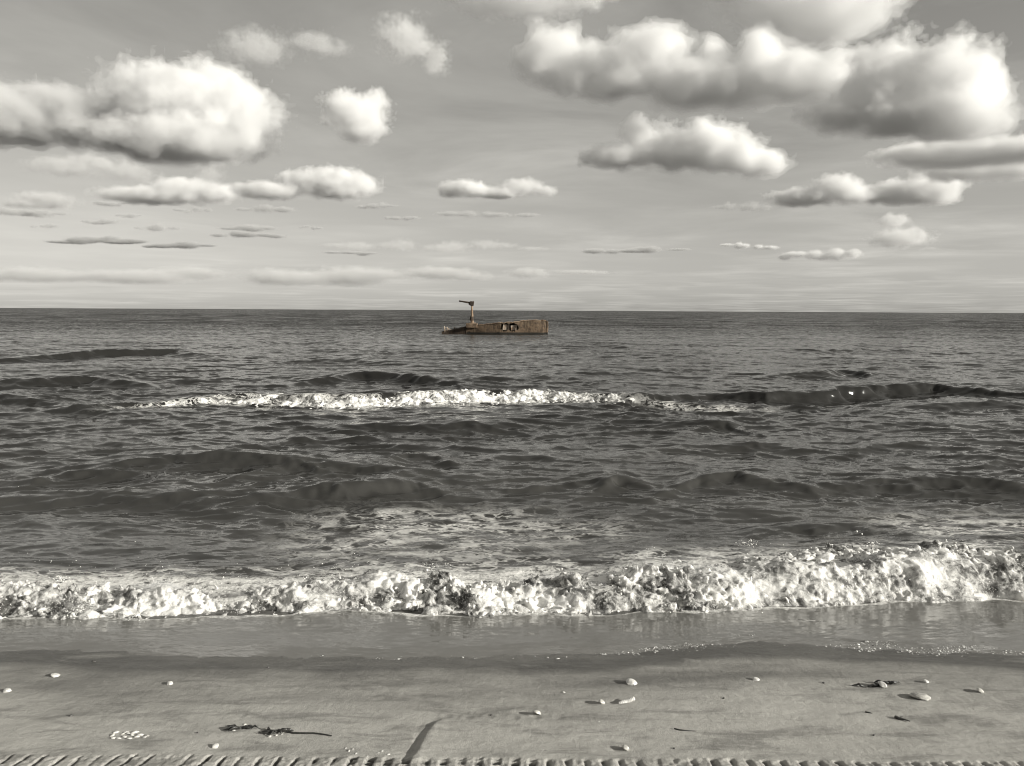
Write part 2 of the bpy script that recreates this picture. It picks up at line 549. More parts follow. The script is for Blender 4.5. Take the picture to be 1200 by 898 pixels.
def sea_waves(x, y, dy):
    """Height of the open sea over mean level; dy is the spacing of the samples."""
    h = np.zeros_like(x)
    for xs, ys, amp, wid in CRESTS:
        xm = 0.5 * (xs[0] + xs[-1]); hw = 0.5 * (xs[-1] - xs[0])
        sel = (np.abs(x - xm) < hw * 1.9) & (np.abs(y - ys.mean()) < wid * 6 + 1.5 * (ys.max() - ys.min()))
        if not sel.any():
            continue
        X, Y = x[sel], y[sel]
        X = X + 0.5 * wid * perlin(X / wid * 0.5, Y / wid * 0.8, 0 * X + amp, 73)
        Y = Y + 0.22 * wid * perlin(X / wid * 1.1, Y / wid * 1.6, 0 * X + amp, 74) + 0.10 * wid * perlin(X / wid * 2.6, Y / wid * 4.0, 0 * X, 75)
        yc = np.interp(X, xs, ys) + 0.16 * wid * perlin(X / wid * 0.9, 0 * X, 0 * X + amp * 50, 70)
        s = (Y - yc) / (0.8 * wid)
        env = 0.80 * np.exp(-np.clip(np.abs(X - xm) / hw, 0, 9) ** 2.4 * 1.1) * (1 + 0.28 * perlin(X / wid * 0.7, 0 * X, 0 * X + amp * 31, 71))
        prof = np.where(s < 0, np.exp(-(s / 0.52) ** 2), np.exp(-(s / 1.35) ** 2)) - 0.22 * np.exp(-((s + 1.5) / 0.7) ** 2)
        h[sel] += amp * env * prof
    calm = (0.45 + 0.55 * sstep(5.8, 8.0, y)) * (1 + 0.5 * perlin(x * 0.16, y * 0.28, 0 * x, 82))
    wx = x + 0.35 * perlin(x * 0.35, y * 0.6, 0 * x, 80)
    wy = y + 0.25 * perlin(x * 0.4, y * 0.5, 0 * x + 4.0, 81)
    for lam, amp, st, k, sd in ((22.0, 0.14, 2.6, 0.05, 89), (9.0, 0.10, 2.4, 0.0, 90), (3.4, 0.060, 2.3, 0.12, 91), (1.45, 0.050, 2.2, -0.14, 92), (0.66, 0.046, 2.0, 0.16, 93),
                                (0.33, 0.030, 1.9, -0.16, 94), (0.16, 0.0140, 1.8, 0.14, 95), (0.08, 0.0055, 1.6, -0.1, 96)):
        fade = np.clip(lam / (3.0 * dy) - 0.6, 0, 1)
        on = fade > 0.02
        ax, ay = wx[on], wy[on]
        u = (ax + k * ay) / (lam * st); v = (ay - k * ax) / lam
        n = perlin(u, v, 0 * u, sd)
        r = np.clip(1.0 - 2.4 * np.abs(perlin(u * 1.1, v * 1.1, 0 * u + 7.0, sd + 20)), 0, 1) ** 1.6
        h[on] += amp * fade[on] * (0.50 * n + 0.55 * (r - 0.3)) * calm[on]
    return h


def bore_height(x):
    return 0.128 + 0.065 * perlin(x * 0.9, 0 * x, 0 * x + 2.2, 66) + 0.025 * np.exp(-((x - 1.9) / 1.2) ** 2)


def water_height(x, y, dy):
    yf, ye = front_y(x), edge_y(x)
    s = y - yf
    film = sand_plane(y) + sand_low(x, y) - 0.010 + 0.018 * sstep(-0.10, 0.28, y - ye)
    near = y < 60
    sea = np.where(s > -0.1, sea_waves(x, y, dy), 0.0)
    bore = bore_height(x) * sstep(-0.02, 0.26, s) * (1 - 0.75 * sstep(0.35, 1.9, s))
    return film + (sea + bore + 0.012 - film) * sstep(-0.02, 0.12, s)


def sand_low(x, y):
    """Broad undulation of the beach, shared by the sand and by the film of water on it."""
    return 0.010 * perlin(x * 0.7, y * 1.3, 0 * x, 40) + 0.004 * perlin(x * 2.1, y * 3.7, 0 * x, 41)


# ------------------------------------------------------------------ materials of sea, sand and foam
def water_material():
    n = Nodes('sea water')
    geo = n.new('ShaderNodeNewGeometry').outputs['Position']
    att = n.new('ShaderNodeAttribute', {'attribute_name': 'foam'}).outputs['Fac']
    film = n.new('ShaderNodeAttribute', {'attribute_name': 'film'}).outputs['Fac']
    open_ = n.math('SUBTRACT', 1.0, film)
    sepy = n.new('ShaderNodeSeparateXYZ', Vector=geo).outputs['Y']
    # wavelets that the mesh is too coarse for: the facets of the surface are tilted this way and that
    nrm = n.new('ShaderNodeNewGeometry').outputs['Normal']

    def tilt(vec, scale, detail, kx, ky, amount):
        c = n.noise(vec, scale, detail, 0.62, 0.3, 'Color')
        m1 = n.new('ShaderNodeVectorMath', {'operation': 'SUBTRACT'})
        n.put(m1, 0, c); m1.inputs[1].default_value = (0.5, 0.5, 0.5)
        m2 = n.new('ShaderNodeVectorMath', {'operation': 'MULTIPLY'})
        n.put(m2, 0, m1.outputs[0]); m2.inputs[1].default_value = (kx, ky, 0.0)
        m3 = n.new('ShaderNodeVectorMath', {'operation': 'SCALE'})
        n.put(m3, 0, m2.outputs[0]); n.put(m3, 'Scale', amount)
        return m3.outputs[0]

    def vadd(a_, b_):
        m = n.new('ShaderNodeVectorMath', {'operation': 'ADD'})
        n.put(m, 0, a_); n.put(m, 1, b_)
        return m.outputs[0]
    far = n.ramp(sepy, 5.0, 60.0, 0.52, 1.0)
    lean_v = n.new('ShaderNodeCombineXYZ', Y=n.ramp(sepy, 10.0, 110.0, 0.0, -0.25))       # far off, the seen faces are those that lean to the shore
    t1 = tilt(n.mapping(geo, (1.6, 4.2, 1)), 1.6, 4.0, 0.75, 1.35, n.math('MULTIPLY', open_, far))
    t2 = tilt(n.mapping(geo, (0.14, 0.40, 1), (3, 1, 0)), 1.0, 4.0, 0.5, 1.3, n.math('MULTIPLY', open_, n.ramp(sepy, 25.0, 160.0, 0.0, 0.75)))
    t3 = tilt(n.mapping(geo, (5, 14, 1)), 2.2, 3.0, 0.02, 0.26, film)
    nv = n.new('ShaderNodeVectorMath', {'operation': 'NORMALIZE'})
    n.put(nv, 0, vadd(vadd(vadd(vadd(nrm, t1), t2), t3), lean_v.outputs[0]))
    bump = nv
    # water: dark, a little milky with stirred-up sand near the shore
    turbid = n.ramp(sepy, 5.0, 14.0, 1.0, 0.0)
    patch = n.ramp(n.noise(n.mapping(geo, (0.30, 0.8, 1)), 1.0, 3.0), 0.3, 0.7)
    col = n.mix(n.math('MULTIPLY', turbid, n.math('ADD', n.math('MULTIPLY', patch, 0.6), 0.4)), grey(0.022), grey(0.058))
    col = n.mix(film, col, grey(0.17))
    rgh = n.math('ADD', n.math('MULTIPLY', open_, n.ramp(sepy, 15.0, 260.0, 0.04, 0.10)), 0.055)
    water = n.new('ShaderNodeBsdfPrincipled', Base_Color=col, Roughness=rgh, IOR=1.333, Normal=bump.outputs[0])
    # floating foam: lace round the cells that the water tears into it
    wob = n.noise(n.mapping(geo, (1.0, 1.6, 1)), 3.0, 4.0, 0.6, 0.0, 'Color')
    wv = n.new('ShaderNodeVectorMath', {'operation': 'MULTIPLY_ADD'})
    n.put(wv, 0, wob); wv.inputs[1].default_value = (0.5, 0.5, 0.0)
    n.t.links.new(n.mapping(geo, (0.8, 1.0, 0.0)), wv.inputs[2])

    def lace(scale, w):
        v = n.new('ShaderNodeTexVoronoi', {'feature': 'DISTANCE_TO_EDGE'}, Scale=scale, Randomness=1.0)
        n.put(v, 'Vector', wv.outputs[0])
        return n.ramp(v.outputs['Distance'], 0.0, w, 1.0, 0.0)
    lc = n.math('MAXIMUM', lace(3.4, 0.11), n.math('MULTIPLY', lace(8.0, 0.16), 0.85))
    br = n.noise(n.mapping(geo, (1.0, 2.2, 1)), 2.6, 5.0, 0.65)
    fm = n.math('MULTIPLY', lc, n.ramp(br, 0.38, 0.56))
    fm = n.math('ADD', fm, n.ramp(n.noise(n.mapping(geo, (1.5, 3.2, 1)), 3.4, 6.0, 0.7), 0.62, 0.74, 0.0, 0.6))
    fm = n.math('MULTIPLY', fm, n.ramp(att, 0.0, 0.8), True)
    solid = n.math('MULTIPLY', n.ramp(att, 0.9, 1.4), n.ramp(n.noise(geo, 16.0, 5.0, 0.7), 0.38, 0.55))
    fm = n.math('MAXIMUM', fm, solid)
    foam = n.new('ShaderNodeBsdfPrincipled', Base_Color=grey(0.78, 0.6), Roughness=0.55)
    fb = n.new('ShaderNodeBump', Strength=0.6, Distance=0.02, Height=n.noise(geo, 40.0, 4.0))
    n.put(foam, 'Normal', fb.outputs[0])
    mx = n.new('ShaderNodeMixShader')
    n.put(mx, 0, fm); n.put(mx, 1, water.outputs[0]); n.put(mx, 2, foam.outputs[0])
    return n.surface(mx.outputs[0])


def foam_material(name='foam', wet=0.505, scale=1.0):
    """White froth torn open so that dark water shows between its shreds."""
    n = Nodes(name)
    geo = n.new('ShaderNodeNewGeometry').outputs['Position']
    a = n.noise(n.mapping(geo, (1, 1, 1.3)), 3.6 * scale, 4.0, 0.6, 0.5)
    b = n.noise(n.mapping(geo, (1, 1, 0.8)), 15.0 * scale, 6.0, 0.74, 0.7)
    f = n.ramp(n.math('ADD', n.math('MULTIPLY', a, 0.5), n.math('MULTIPLY', b, 0.5)), wet - 0.12, wet + 0.07)
    col = n.mix(f, grey(0.075), grey(0.86, 0.5))
    hgt = n.math('ADD', n.noise(geo, 60.0 * scale, 5.0, 0.75), n.math('MULTIPLY', f, 0.45))
    bump = n.new('ShaderNodeBump', Strength=0.75, Distance=0.014 / scale, Height=hgt)
    p = n.new('ShaderNodeBsdfPrincipled', Base_Color=col, Roughness=n.ramp(f, 0, 1, 0.10, 0.6), IOR=1.333, Normal=bump.outputs[0])
    n.put(p, 'Subsurface Weight', n.math('MULTIPLY', f, 0.45))
    p.inputs['Subsurface Radius'].default_value = (1, 1, 1)
    p.inputs['Subsurface Scale'].default_value = 0.02 / scale
    return n.surface(p.outputs[0])


def sand_material():
    n = Nodes('beach sand')
    geo = n.new('ShaderNodeNewGeometry').outputs['Position']
    wet = n.new('ShaderNodeAttribute', {'attribute_name': 'wet'}).outputs['Fac']  # real damp near the water, plus shade painted into the tyre grooves
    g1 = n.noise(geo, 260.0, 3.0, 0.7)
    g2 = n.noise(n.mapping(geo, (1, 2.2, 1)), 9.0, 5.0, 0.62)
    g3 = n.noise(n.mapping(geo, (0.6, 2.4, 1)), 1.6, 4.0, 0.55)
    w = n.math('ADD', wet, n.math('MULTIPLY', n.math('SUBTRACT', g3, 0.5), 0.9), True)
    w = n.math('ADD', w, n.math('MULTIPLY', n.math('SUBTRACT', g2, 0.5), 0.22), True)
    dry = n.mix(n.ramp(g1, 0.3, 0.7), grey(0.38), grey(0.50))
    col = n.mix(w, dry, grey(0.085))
    mott = n.noise(n.mapping(geo, (0.9, 2.6, 1), (5, 2, 0)), 3.2, 6.0, 0.66, 0.4)
    col = n.mix(n.ramp(mott, 0.46, 0.68, 0.0, 0.62), col, grey(0.14))
    col = n.mix(n.ramp(mott, 0.28, 0.44, 0.30, 0.0), col, grey(0.50))
    # scattered dark and pale grains
    sp = n.noise(geo, 620.0, 1.0, 0.5)
    col = n.mix(n.math('MULTIPLY', n.ramp(sp, 0.66, 0.72), 0.55), col, grey(0.06))
    grit = n.noise(n.mapping(geo, (1, 1.6, 1)), 150.0, 2.0, 0.6)
    col = n.mix(n.ramp(grit, 0.64, 0.70, 0.0, 0.6), col, grey(0.10))
    col = n.mix(n.ramp(grit, 0.29, 0.35, 0.55, 0.0), col, grey(0.62))
    hgt = n.math('ADD', n.math('MULTIPLY', g1, 0.0028), n.math('MULTIPLY', g2, 0.006))
    hgt = n.math('ADD', hgt, n.math('MULTIPLY', n.noise(geo, 60.0, 4.0, 0.6), 0.0034))
    bump = n.new('ShaderNodeBump', Strength=0.8, Distance=1.0, Height=hgt)
    p = n.new('ShaderNodeBsdfPrincipled', Base_Color=col, Roughness=n.ramp(w, 0.2, 1.0, 0.9, 0.42), IOR=1.35, Normal=bump.outputs[0])
    return n.surface(p.outputs[0])


M_WATER, M_FOAM, M_SAND = water_material(), foam_material(), sand_material()


def set_attr(ob, name, arr):
    a = ob.data.attributes.new(name, 'FLOAT', 'POINT')
    a.data.foreach_set('value', np.ascontiguousarray(arr, dtype=np.float32).ravel())


def grid_faces(nr, nc):
    i = np.arange(nr * nc, dtype=np.int32).reshape(nr, nc)
    return np.stack([i[:-1, :-1].ravel(), i[:-1, 1:].ravel(), i[1:, 1:].ravel(), i[1:, :-1].ravel()], axis=1)


# ------------------------------------------------------------------ the sea: one sheet from the swash to the horizon
rows = [3.25]
while rows[-1] < 320:
    d = rows[-1]
    rows.append(d + (0.012 if d < 4.7 else max(0.016, d / (250.0 if d < 45 else 150.0))))
while rows[-1] < 60000:
    rows.append(rows[-1] * 1.13)
rows = np.array(rows)
ta = np.concatenate([-np.geomspace(0.72, 6.0, 26)[::-1], np.linspace(-0.70, 0.70, 820), np.geomspace(0.72, 6.0, 26)])
Yg, Ta = np.meshgrid(rows, ta, indexing='ij')
Xg = Ta * (Yg + 0.6)
DYg = np.repeat(np.gradient(rows)[:, None], len(ta), 1)
DYg = np.maximum(DYg, np.abs(np.gradient(Xg, axis=1)) * 0.5)
Zg = water_height(Xg.ravel(), Yg.ravel(), DYg.ravel())
# waves lean towards the shore
lean = 0.55 * sstep(6.0, 9.0, Yg.ravel())
sea = mesh_object('sea', np.stack([Xg.ravel(), Yg.ravel() - lean * (Zg - 0.02), Zg], 1), grid_faces(len(rows), len(ta)), M_WATER)
tag(sea, 'dark rippled grey sea with low waves reaching from the beach to the horizon', 'sea', kind='structure')
xf, yf_ = Xg.ravel(), Yg.ravel()
s_ = yf_ - front_y(xf)
fa = 0.62 * sstep(0.1, 0.5, s_) * (1 - sstep(0.5, 1.0 + 0.6 * sstep(-1.6, -0.2, xf), s_)) + 0.85 * sstep(-0.02, 0.06, s_) * (1 - sstep(0.45, 1.0, s_))
# the patch of old foam behind the breaker, left of centre
q = on_level(500, 634)
fa = np.maximum(fa, 0.62 * np.exp(-((xf - q.x) / 1.15) ** 4 - ((yf_ - q.y) / 0.95) ** 4) * (s_ > 0.1))
q = on_level(1150, 632)
fa = np.maximum(fa, 0.80 * np.exp(-((xf - q.x) / 0.9) ** 4 - ((yf_ - q.y) / 0.55) ** 2) * (s_ > 0.1))
q = on_level(640, 630)
fa = np.maximum(fa, 0.55 * np.exp(-((xf - q.x) / 0.8) ** 4 - ((yf_ - q.y) / 0.5) ** 2) * (s_ > 0.1))
# froth on the face of the breaker farther out
cx_, cy_ = CRESTS[13][0], CRESTS[13][1]
sb = yf_ - np.interp(xf, cx_, cy_)
xa_, xb_, xc_ = on_level(205, 470).x, on_level(735, 470).x, on_level(900, 470).x
prs = sstep(xa_ - 0.8, xa_ + 0.8, xf) * (0.66 + 0.34 * sstep(xa_ + 1.0, 0.5 * (xa_ + xb_), xf)) * (1 - sstep(xb_ - 0.4, xb_ + 0.3, xf)) + 0.45 * sstep(xb_, xb_ + 0.4, xf) * (1 - sstep(xc_ - 1.0, xc_, xf))
fa = np.maximum(fa, prs * (1.32 + 0.5 * perlin(xf * 1.2, yf_ * 1.2, 0 * xf, 171)) * sstep(-0.68, -0.42, sb + 0.25 * perlin(xf * 2.0, 0 * xf, 0 * xf, 172)) * (1 - sstep(-0.12, 0.12, sb)))
# a thin skirt of foam pushed ahead of the shore wave
skirt = 0.075 + 0.07 * perlin(xf * 2.2, 0 * xf, 0 * xf + 6, 173)
fa = np.maximum(fa, 1.35 * sstep(-skirt, -skirt + 0.05, s_) * (1 - sstep(0.1, 0.3, s_)) * (skirt > 0.02))
set_attr(sea, 'foam', np.clip(fa, 0, 2))
set_attr(sea, 'film', 1 - sstep(-0.02, 0.10, s_))

# ------------------------------------------------------------------ the beach
SHELLS = []   # filled below: hollows the sand has scoured round each find


def axis(segments):
    out = []
    for a, b, n in segments:
        out.append(np.linspace(a, b, n, endpoint=False))
    return np.concatenate(out + [np.array([segments[-1][1]])])
def track_print(x, y):
    """Depth pressed by tyres along the bottom of the picture."""
    pL = on_sand(425, 898).x; pM = on_sand(622, 898).x
    edge = 2.674 + 0.010 * perlin(x * 5, 0 * x, 0 * x, 50) - 0.010 * sstep(pM, pM + 1.6, x)
    inside = sstep(0.0, 0.016, edge - y)
    pit = 0.0625
    jit = 0.17 * perlin(x * 6.0, y * 6.0, 0 * x, 51)
    # slanting lugs, leaning to the right, on the left of the picture
    a = (x - 0.06 * (y - 2.6)) / pit + 1.6 * jit
    fr = a - np.floor(a)
    left = sstep(0.0, 0.08, fr) * (1 - sstep(0.15, 0.30, fr)) * (0.75 + 0.6 * perlin(x * 9, y * 9, 0 * x, 54))
    # block tread in the middle
    b = x / pit + 0.6 * jit
    fb = b - np.floor(b)
    cyc = (y - 2.6) / 0.034 + 0.3
    fc = cyc - np.floor(cyc)
    mid = sstep(0.0, 0.07, fb) * (1 - sstep(0.46, 0.54, fb)) * (0.35 + 0.65 * sstep(0.0, 0.12, fc) * (1 - sstep(0.62, 0.74, fc)))
    mid = mid * (0.75 + 0.5 * perlin(x * 14, y * 14, 0 * x, 52))
    # softer lugs, leaning to the left, on the right
    c = (x + 0.10 * (y - 2.6)) / pit + 1.5 * jit
    fcx = c - np.floor(c)
    right = sstep(0.0, 0.14, fcx) * (1 - sstep(0.20, 0.50, fcx))
    wl_ = 1 - sstep(pL - 0.12, pL + 0.02, x)
    wr = sstep(pM - 0.05, pM + 0.10, x)
    wm = np.clip(1 - wl_ - wr, 0, 1)
    d = 0.017 * left * wl_ + 0.024 * mid * wm + 0.010 * right * wr
    crumb = 0.0035 * perlin(x * 55, y * 55, 0 * x, 59) + 0.003 * perlin(x * 24, y * 24, 0 * x, 60)
    return inside * ((d - 0.001) * np.clip(0.80 + 1.5 * perlin(x * 4.6, y * 4.6, 0 * x, 53), 0.05, 1.5) + crumb)


def hollow(x, y, c, rx, ry, depth, rot=0.0):
    dx, dy = x - c[0], y - c[1]
    u = dx * math.cos(rot) + dy * math.sin(rot); v = -dx * math.sin(rot) + dy * math.cos(rot)
    r2 = (u / rx) ** 2 + (v / ry) ** 2
    return -0.55 * depth * np.exp(-r2) + 0.12 * depth * np.exp(-(np.sqrt(r2) - 1.7) ** 2 / 0.18)


PITS = []     # (px, py, rx, ry, depth)
for px, py, rx, ry, dp in ((1018, 806, .055, .020, .010), (1040, 803, .035, .018, .008), (1070, 819, .050, .022, .012), (1098, 823, .05, .02, .006), (1135, 813, .045, .012, .008),
                           (690, 826, .040, .012, .008), (716, 825, .045, .014, .010), (615, 836, .035, .014, .010), (624, 843, .03, .012, .005), (728, 803, .04, .008, .006),
                           (752, 803, .03, .008, .004), (55, 792, .03, .010, .005), (78, 792, .03, .01, .004), (880, 797, .022, .008, .005), (722, 879, .024, .012, .007), (190, 803, .022, .008, .004),
                           (1075, 801, .03, .01, .005), (1095, 802, .03, .01, .005), (24, 805, .05, .010, .006), (150, 864, .06, .02, .004), (268, 857, .05, .016, .005), (318, 859, .05, .02, .005)):
    p = on_sand(px, py)
    PITS.append((p.x, p.y, rx * 1.0, ry * 1.6, dp))
for k, px in enumerate((524, 548, 573, 602, 628, 655)):        # a line of small paw prints
    p = on_sand(px, 841 + (k % 2) * 2)
    PITS.append((p.x, p.y, .017, .022, .006))


def sand_height(x, y):
    z = sand_plane(y) + sand_low(x, y)
    z = z + 0.0034 * perlin(x * 4.5, y * 8.0, 0 * x, 43) + 0.0014 * perlin(x * 15, y * 22, 0 * x, 44) + 0.0008 * perlin(x * 41, y * 50, 0 * x, 49)
    # low lip where earlier swash stopped
    e2 = edge_y(x) - 0.19 + 0.05 * perlin(x * 1.3, 0 * x, 0 * x + 9, 45)
    z = z + 0.0045 * sstep(0.05, -0.02, y - e2) * (0.5 + perlin(x * 0.9, 0 * x, 0 * x + 5, 46))
    # the water has cut a small step at its edge
    e1 = edge_y(x)
    z = z + 0.006 * (1 - sstep(-0.09, 0.02, y - e1)) * (0.7 + perlin(x * 1.1, 0 * x, 0 * x + 4, 48))
    # slanting step in the sand near the bottom
    a, b = on_sand(516, 841), on_sand(468, 897)
    tt = (y - b.y) / (a.y - b.y)
    xl = b.x + (a.x - b.x) * tt + 0.012 * np.sin(tt * 7)
    amt = sstep(-0.25, 0.1, tt) * (1 - sstep(0.78, 1.06, tt))
    z = z + amt * (0.013 * sstep(-0.012, 0.026, x - xl) * np.exp(-np.clip(x - xl, 0, 9) / 0.30) + 0.004 * perlin(x * 30, y * 9, 0 * x, 47) * np.exp(-((x - xl) / 0.05) ** 2))
    near = y < 4.2
    for cx, cy, rx, ry, dp in PITS:
        sel = near & (np.abs(x - cx) < rx * 4) & (np.abs(y - cy) < ry * 4)
        if sel.any():
            z[sel] += hollow(x[sel], y[sel], (cx, cy), rx, ry, dp)
    sel = y < 2.75
    z[sel] -= track_print(x[sel], y[sel])
    return z


ys = axis([(-14, 0, 16), (0, 2.2, 26), (2.2, 2.72, 116), (2.72, 4.1, 150), (4.1, 4.9, 40), (4.9, 9.0, 24)])
xs = axis([(-60, -8, 16), (-8, -2.9, 40), (-2.9, -2.15, 70), (-2.15, 2.15, 880), (2.15, 2.9, 70), (2.9, 8, 40), (8, 60, 16)])
Ys, Xs = np.meshgrid(ys, xs, indexing='ij')
Zs = sand_height(Xs.ravel(), Ys.ravel())
beach = mesh_object('beach', np.stack([Xs.ravel(), Ys.ravel(), Zs], 1), grid_faces(len(ys), len(xs)), M_SAND)
tag(beach, 'damp grey sand beach with tyre prints along its near edge', 'beach', kind='structure')
dl = edge_y(Xs.ravel()) - Ys.ravel()                          # distance from the water, landward
px_ = Xs.ravel()
band = np.clip(0.085 + 0.11 * perlin(px_ * 0.9, 0 * px_, 0 * px_ + 2, 55) + 0.04 * perlin(px_ * 3.3, 0 * px_, 0 * px_ + 2, 56), 0.015, 0.3)
wet = np.where(dl < 0, 1.0, 0.95 * (1 - sstep(-0.02, 2.0 * band + 0.03, dl)))
wet = wet + 0.46 * (1 - sstep(0.10, 0.85, dl)) + 0.30 * np.exp(-((dl - 0.34 - 0.06 * perlin(px_ * 0.8, 0 * px_, 0 * px_ + 8, 57)) / 0.06) ** 2) * sstep(-0.1, 0.3, perlin(px_ * 0.6, 0 * px_, 0 * px_ + 3, 58))
# darkens the tread grooves: their shade is painted in through the wet mask
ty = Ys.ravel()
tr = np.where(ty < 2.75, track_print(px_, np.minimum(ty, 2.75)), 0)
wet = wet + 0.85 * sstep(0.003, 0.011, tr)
set_attr(beach, 'wet', np.clip(wet, 0, 1))  # carries damp sand and painted groove shade together

# ------------------------------------------------------------------ foam of the breaking waves
def shore_foam():
    vx, vs, vz = 0.0100, 0.0100, 0.0092
    X = np.arange(-4.3, 4.3, vx, dtype=np.float32)
    S = np.arange(-0.22, 1.55, vs, dtype=np.float32)
    Z = np.arange(-0.02, 0.40, vz, dtype=np.float32)
    yf = front_y(X)
    X2, S2 = np.meshgrid(X, S, indexing='ij')
    Y2 = S2 + yf[:, None]
    hb = water_height(X2.ravel(), Y2.ravel(), 0 * X2.ravel() + 0.02).reshape(X2.shape)
    # where the foam is thick: a ragged band behind the front, patchy further out
    reach = 0.52 + 0.34 * perlin(X * 0.8, 0 * X, 0 * X + 1, 101) + 0.14 * perlin(X * 2.7, 0 * X, 0 * X + 1, 102) + 0.45 * sstep(0.9, 2.2, X)
    lump = fbm(X2 * 2.1, Y2 * 2.1, 0 * X2, 3, 103)
    t = 0.045 * sstep(-0.03, 0.10, S2) * (1 - sstep(0.35, 1.0, S2 / reach[:, None]))
    t = t - 0.085 * sstep(0.4, 1.6, S2 / reach[:, None]) + 0.055 * lump * (1 - 0.6 * sstep(0.6, 1.4, S2 / reach[:, None]))
    t = t - 0.10 * (1 - sstep(-0.16, 0.0, S2))
    t = t + 0.06 * sstep(0.25, 0.6, perlin(X2 * 3.6, Y2 * 1.6, 0 * X2, 105)) * sstep(0.0, 0.1, S2) * (1 - sstep(0.3, 0.6, S2))
    top = hb + t
    F = np.full((len(X), len(S), len(Z)), -1.0, np.float32)
    dz = top[:, :, None] - Z[None, None, :]
    sel = np.abs(dz) < 0.16
    F[dz >= 0.16] = 1.0
    ii = np.nonzero(sel)
    x, y, z = X[ii[0]], Y2[ii[0], ii[1]], Z[ii[2]]
    # billows, bubbles and ragged shreds
    k1 = np.abs(perlin(x * 6.0, y * 6.0, z * 7.5, 110)) * 1.4 - 0.40
    k1 = 0.55 * k1 + 0.45 * perlin(x * 4.6, y * 4.6, z * 5.5, 114)
    k2 = np.abs(perlin(x * 13.5 + 3, y * 13.5, z * 14, 111)) * 1.4 - 0.38
    k3 = np.abs(perlin(x * 30, y * 30, z * 30, 112)) * 1.4 - 0.35
    sr = S2[ii[0], ii[1]] / reach[ii[0]]
    act = (0.12 + 0.88 * (1 - sstep(0.45, 1.1, sr))) * np.clip(0.75 + 0.9 * perlin(x * 1.1, y * 1.1, 0 * x, 113), 0.25, 1.3)
    F[ii] = dz[ii] + act * (0.078 * k1 + 0.056 * k2 + 0.040 * k3)
    global MIST
    MIST = (F[::2, ::2, ::2].copy(), X[::2], S[::2], Z[::2], yf)
    F[0], F[-1] = -1, -1
    F[:, 0], F[:, -1] = -1, -1
    F[:, :, 0], F[:, :, -1] = -1, -1
    pts, quads = iso_mesh(F, (X[0], S[0], Z[0]), (vx, vs, vz))
    pts[:, 1] += np.interp(pts[:, 0], X, yf).astype(np.float32)
    return pts, quads


pts, quads = shore_foam()
# drop what lies wholly under the water
wh = water_height(pts[:, 0], pts[:, 1], 0 * pts[:, 0] + 0.02)
low = pts[:, 2] < np.maximum(wh, sand_plane(pts[:, 1])) - 0.035
quads = quads[~low[quads].all(1)]
used = np.unique(quads); remap = np.zeros(len(pts), np.int32); remap[used] = np.arange(len(used))
foam = mesh_object('shore_foam', pts[used], remap[quads], M_FOAM)
tag(foam, 'churning white foam of the wave breaking along the beach', 'foam', kind='stuff')
print('shore foam quads', len(quads))


# fine spray hanging just over the foam
Fm, Xm, Sm, Zm, yfm = MIST
gx, gs, gz = np.meshgrid(Xm, Sm, Zm, indexing='ij')
gust = np.clip(0.4 + 1.2 * perlin(gx * 1.7, gs * 1.7, 0 * gx, 181), 0.0, 1.3) * sstep(-0.06, 0.04, gs) * (1 - sstep(0.35, 0.8, gs))
Fm = Fm + gust * (0.022 + 0.035 * perlin(gx * 9, gs * 9, gz * 9, 182) + 0.02 * perlin(gx * 22, gs * 22, gz * 22, 183)) - 0.004
Fm[0], Fm[-1] = -1, -1
Fm[:, 0], Fm[:, -1] = -1, -1
Fm[:, :, 0], Fm[:, :, -1] = -1, -1
mp, mq = iso_mesh(Fm, (Xm[0], Sm[0], Zm[0]), (Xm[1] - Xm[0], Sm[1] - Sm[0], Zm[1] - Zm[0]))
mp[:, 1] += np.interp(mp[:, 0], np.linspace(-4.3, 4.3, len(yfm)), yfm).astype(np.float32)
mn = Nodes('spray mist')
mv = mn.new('ShaderNodeVolumePrincipled', Density=3.0, Anisotropy=0.0)
mv.inputs['Color'].default_value = (0.99, 0.99, 0.99, 1)
mn.t.links.new(mv.outputs[0], mn.out.inputs['Volume'])
mist = mesh_object('spray_mist', mp, mq, mn.mat)
tag(mist, 'fine white spray mist hanging over the shore foam', 'mist', kind='stuff')


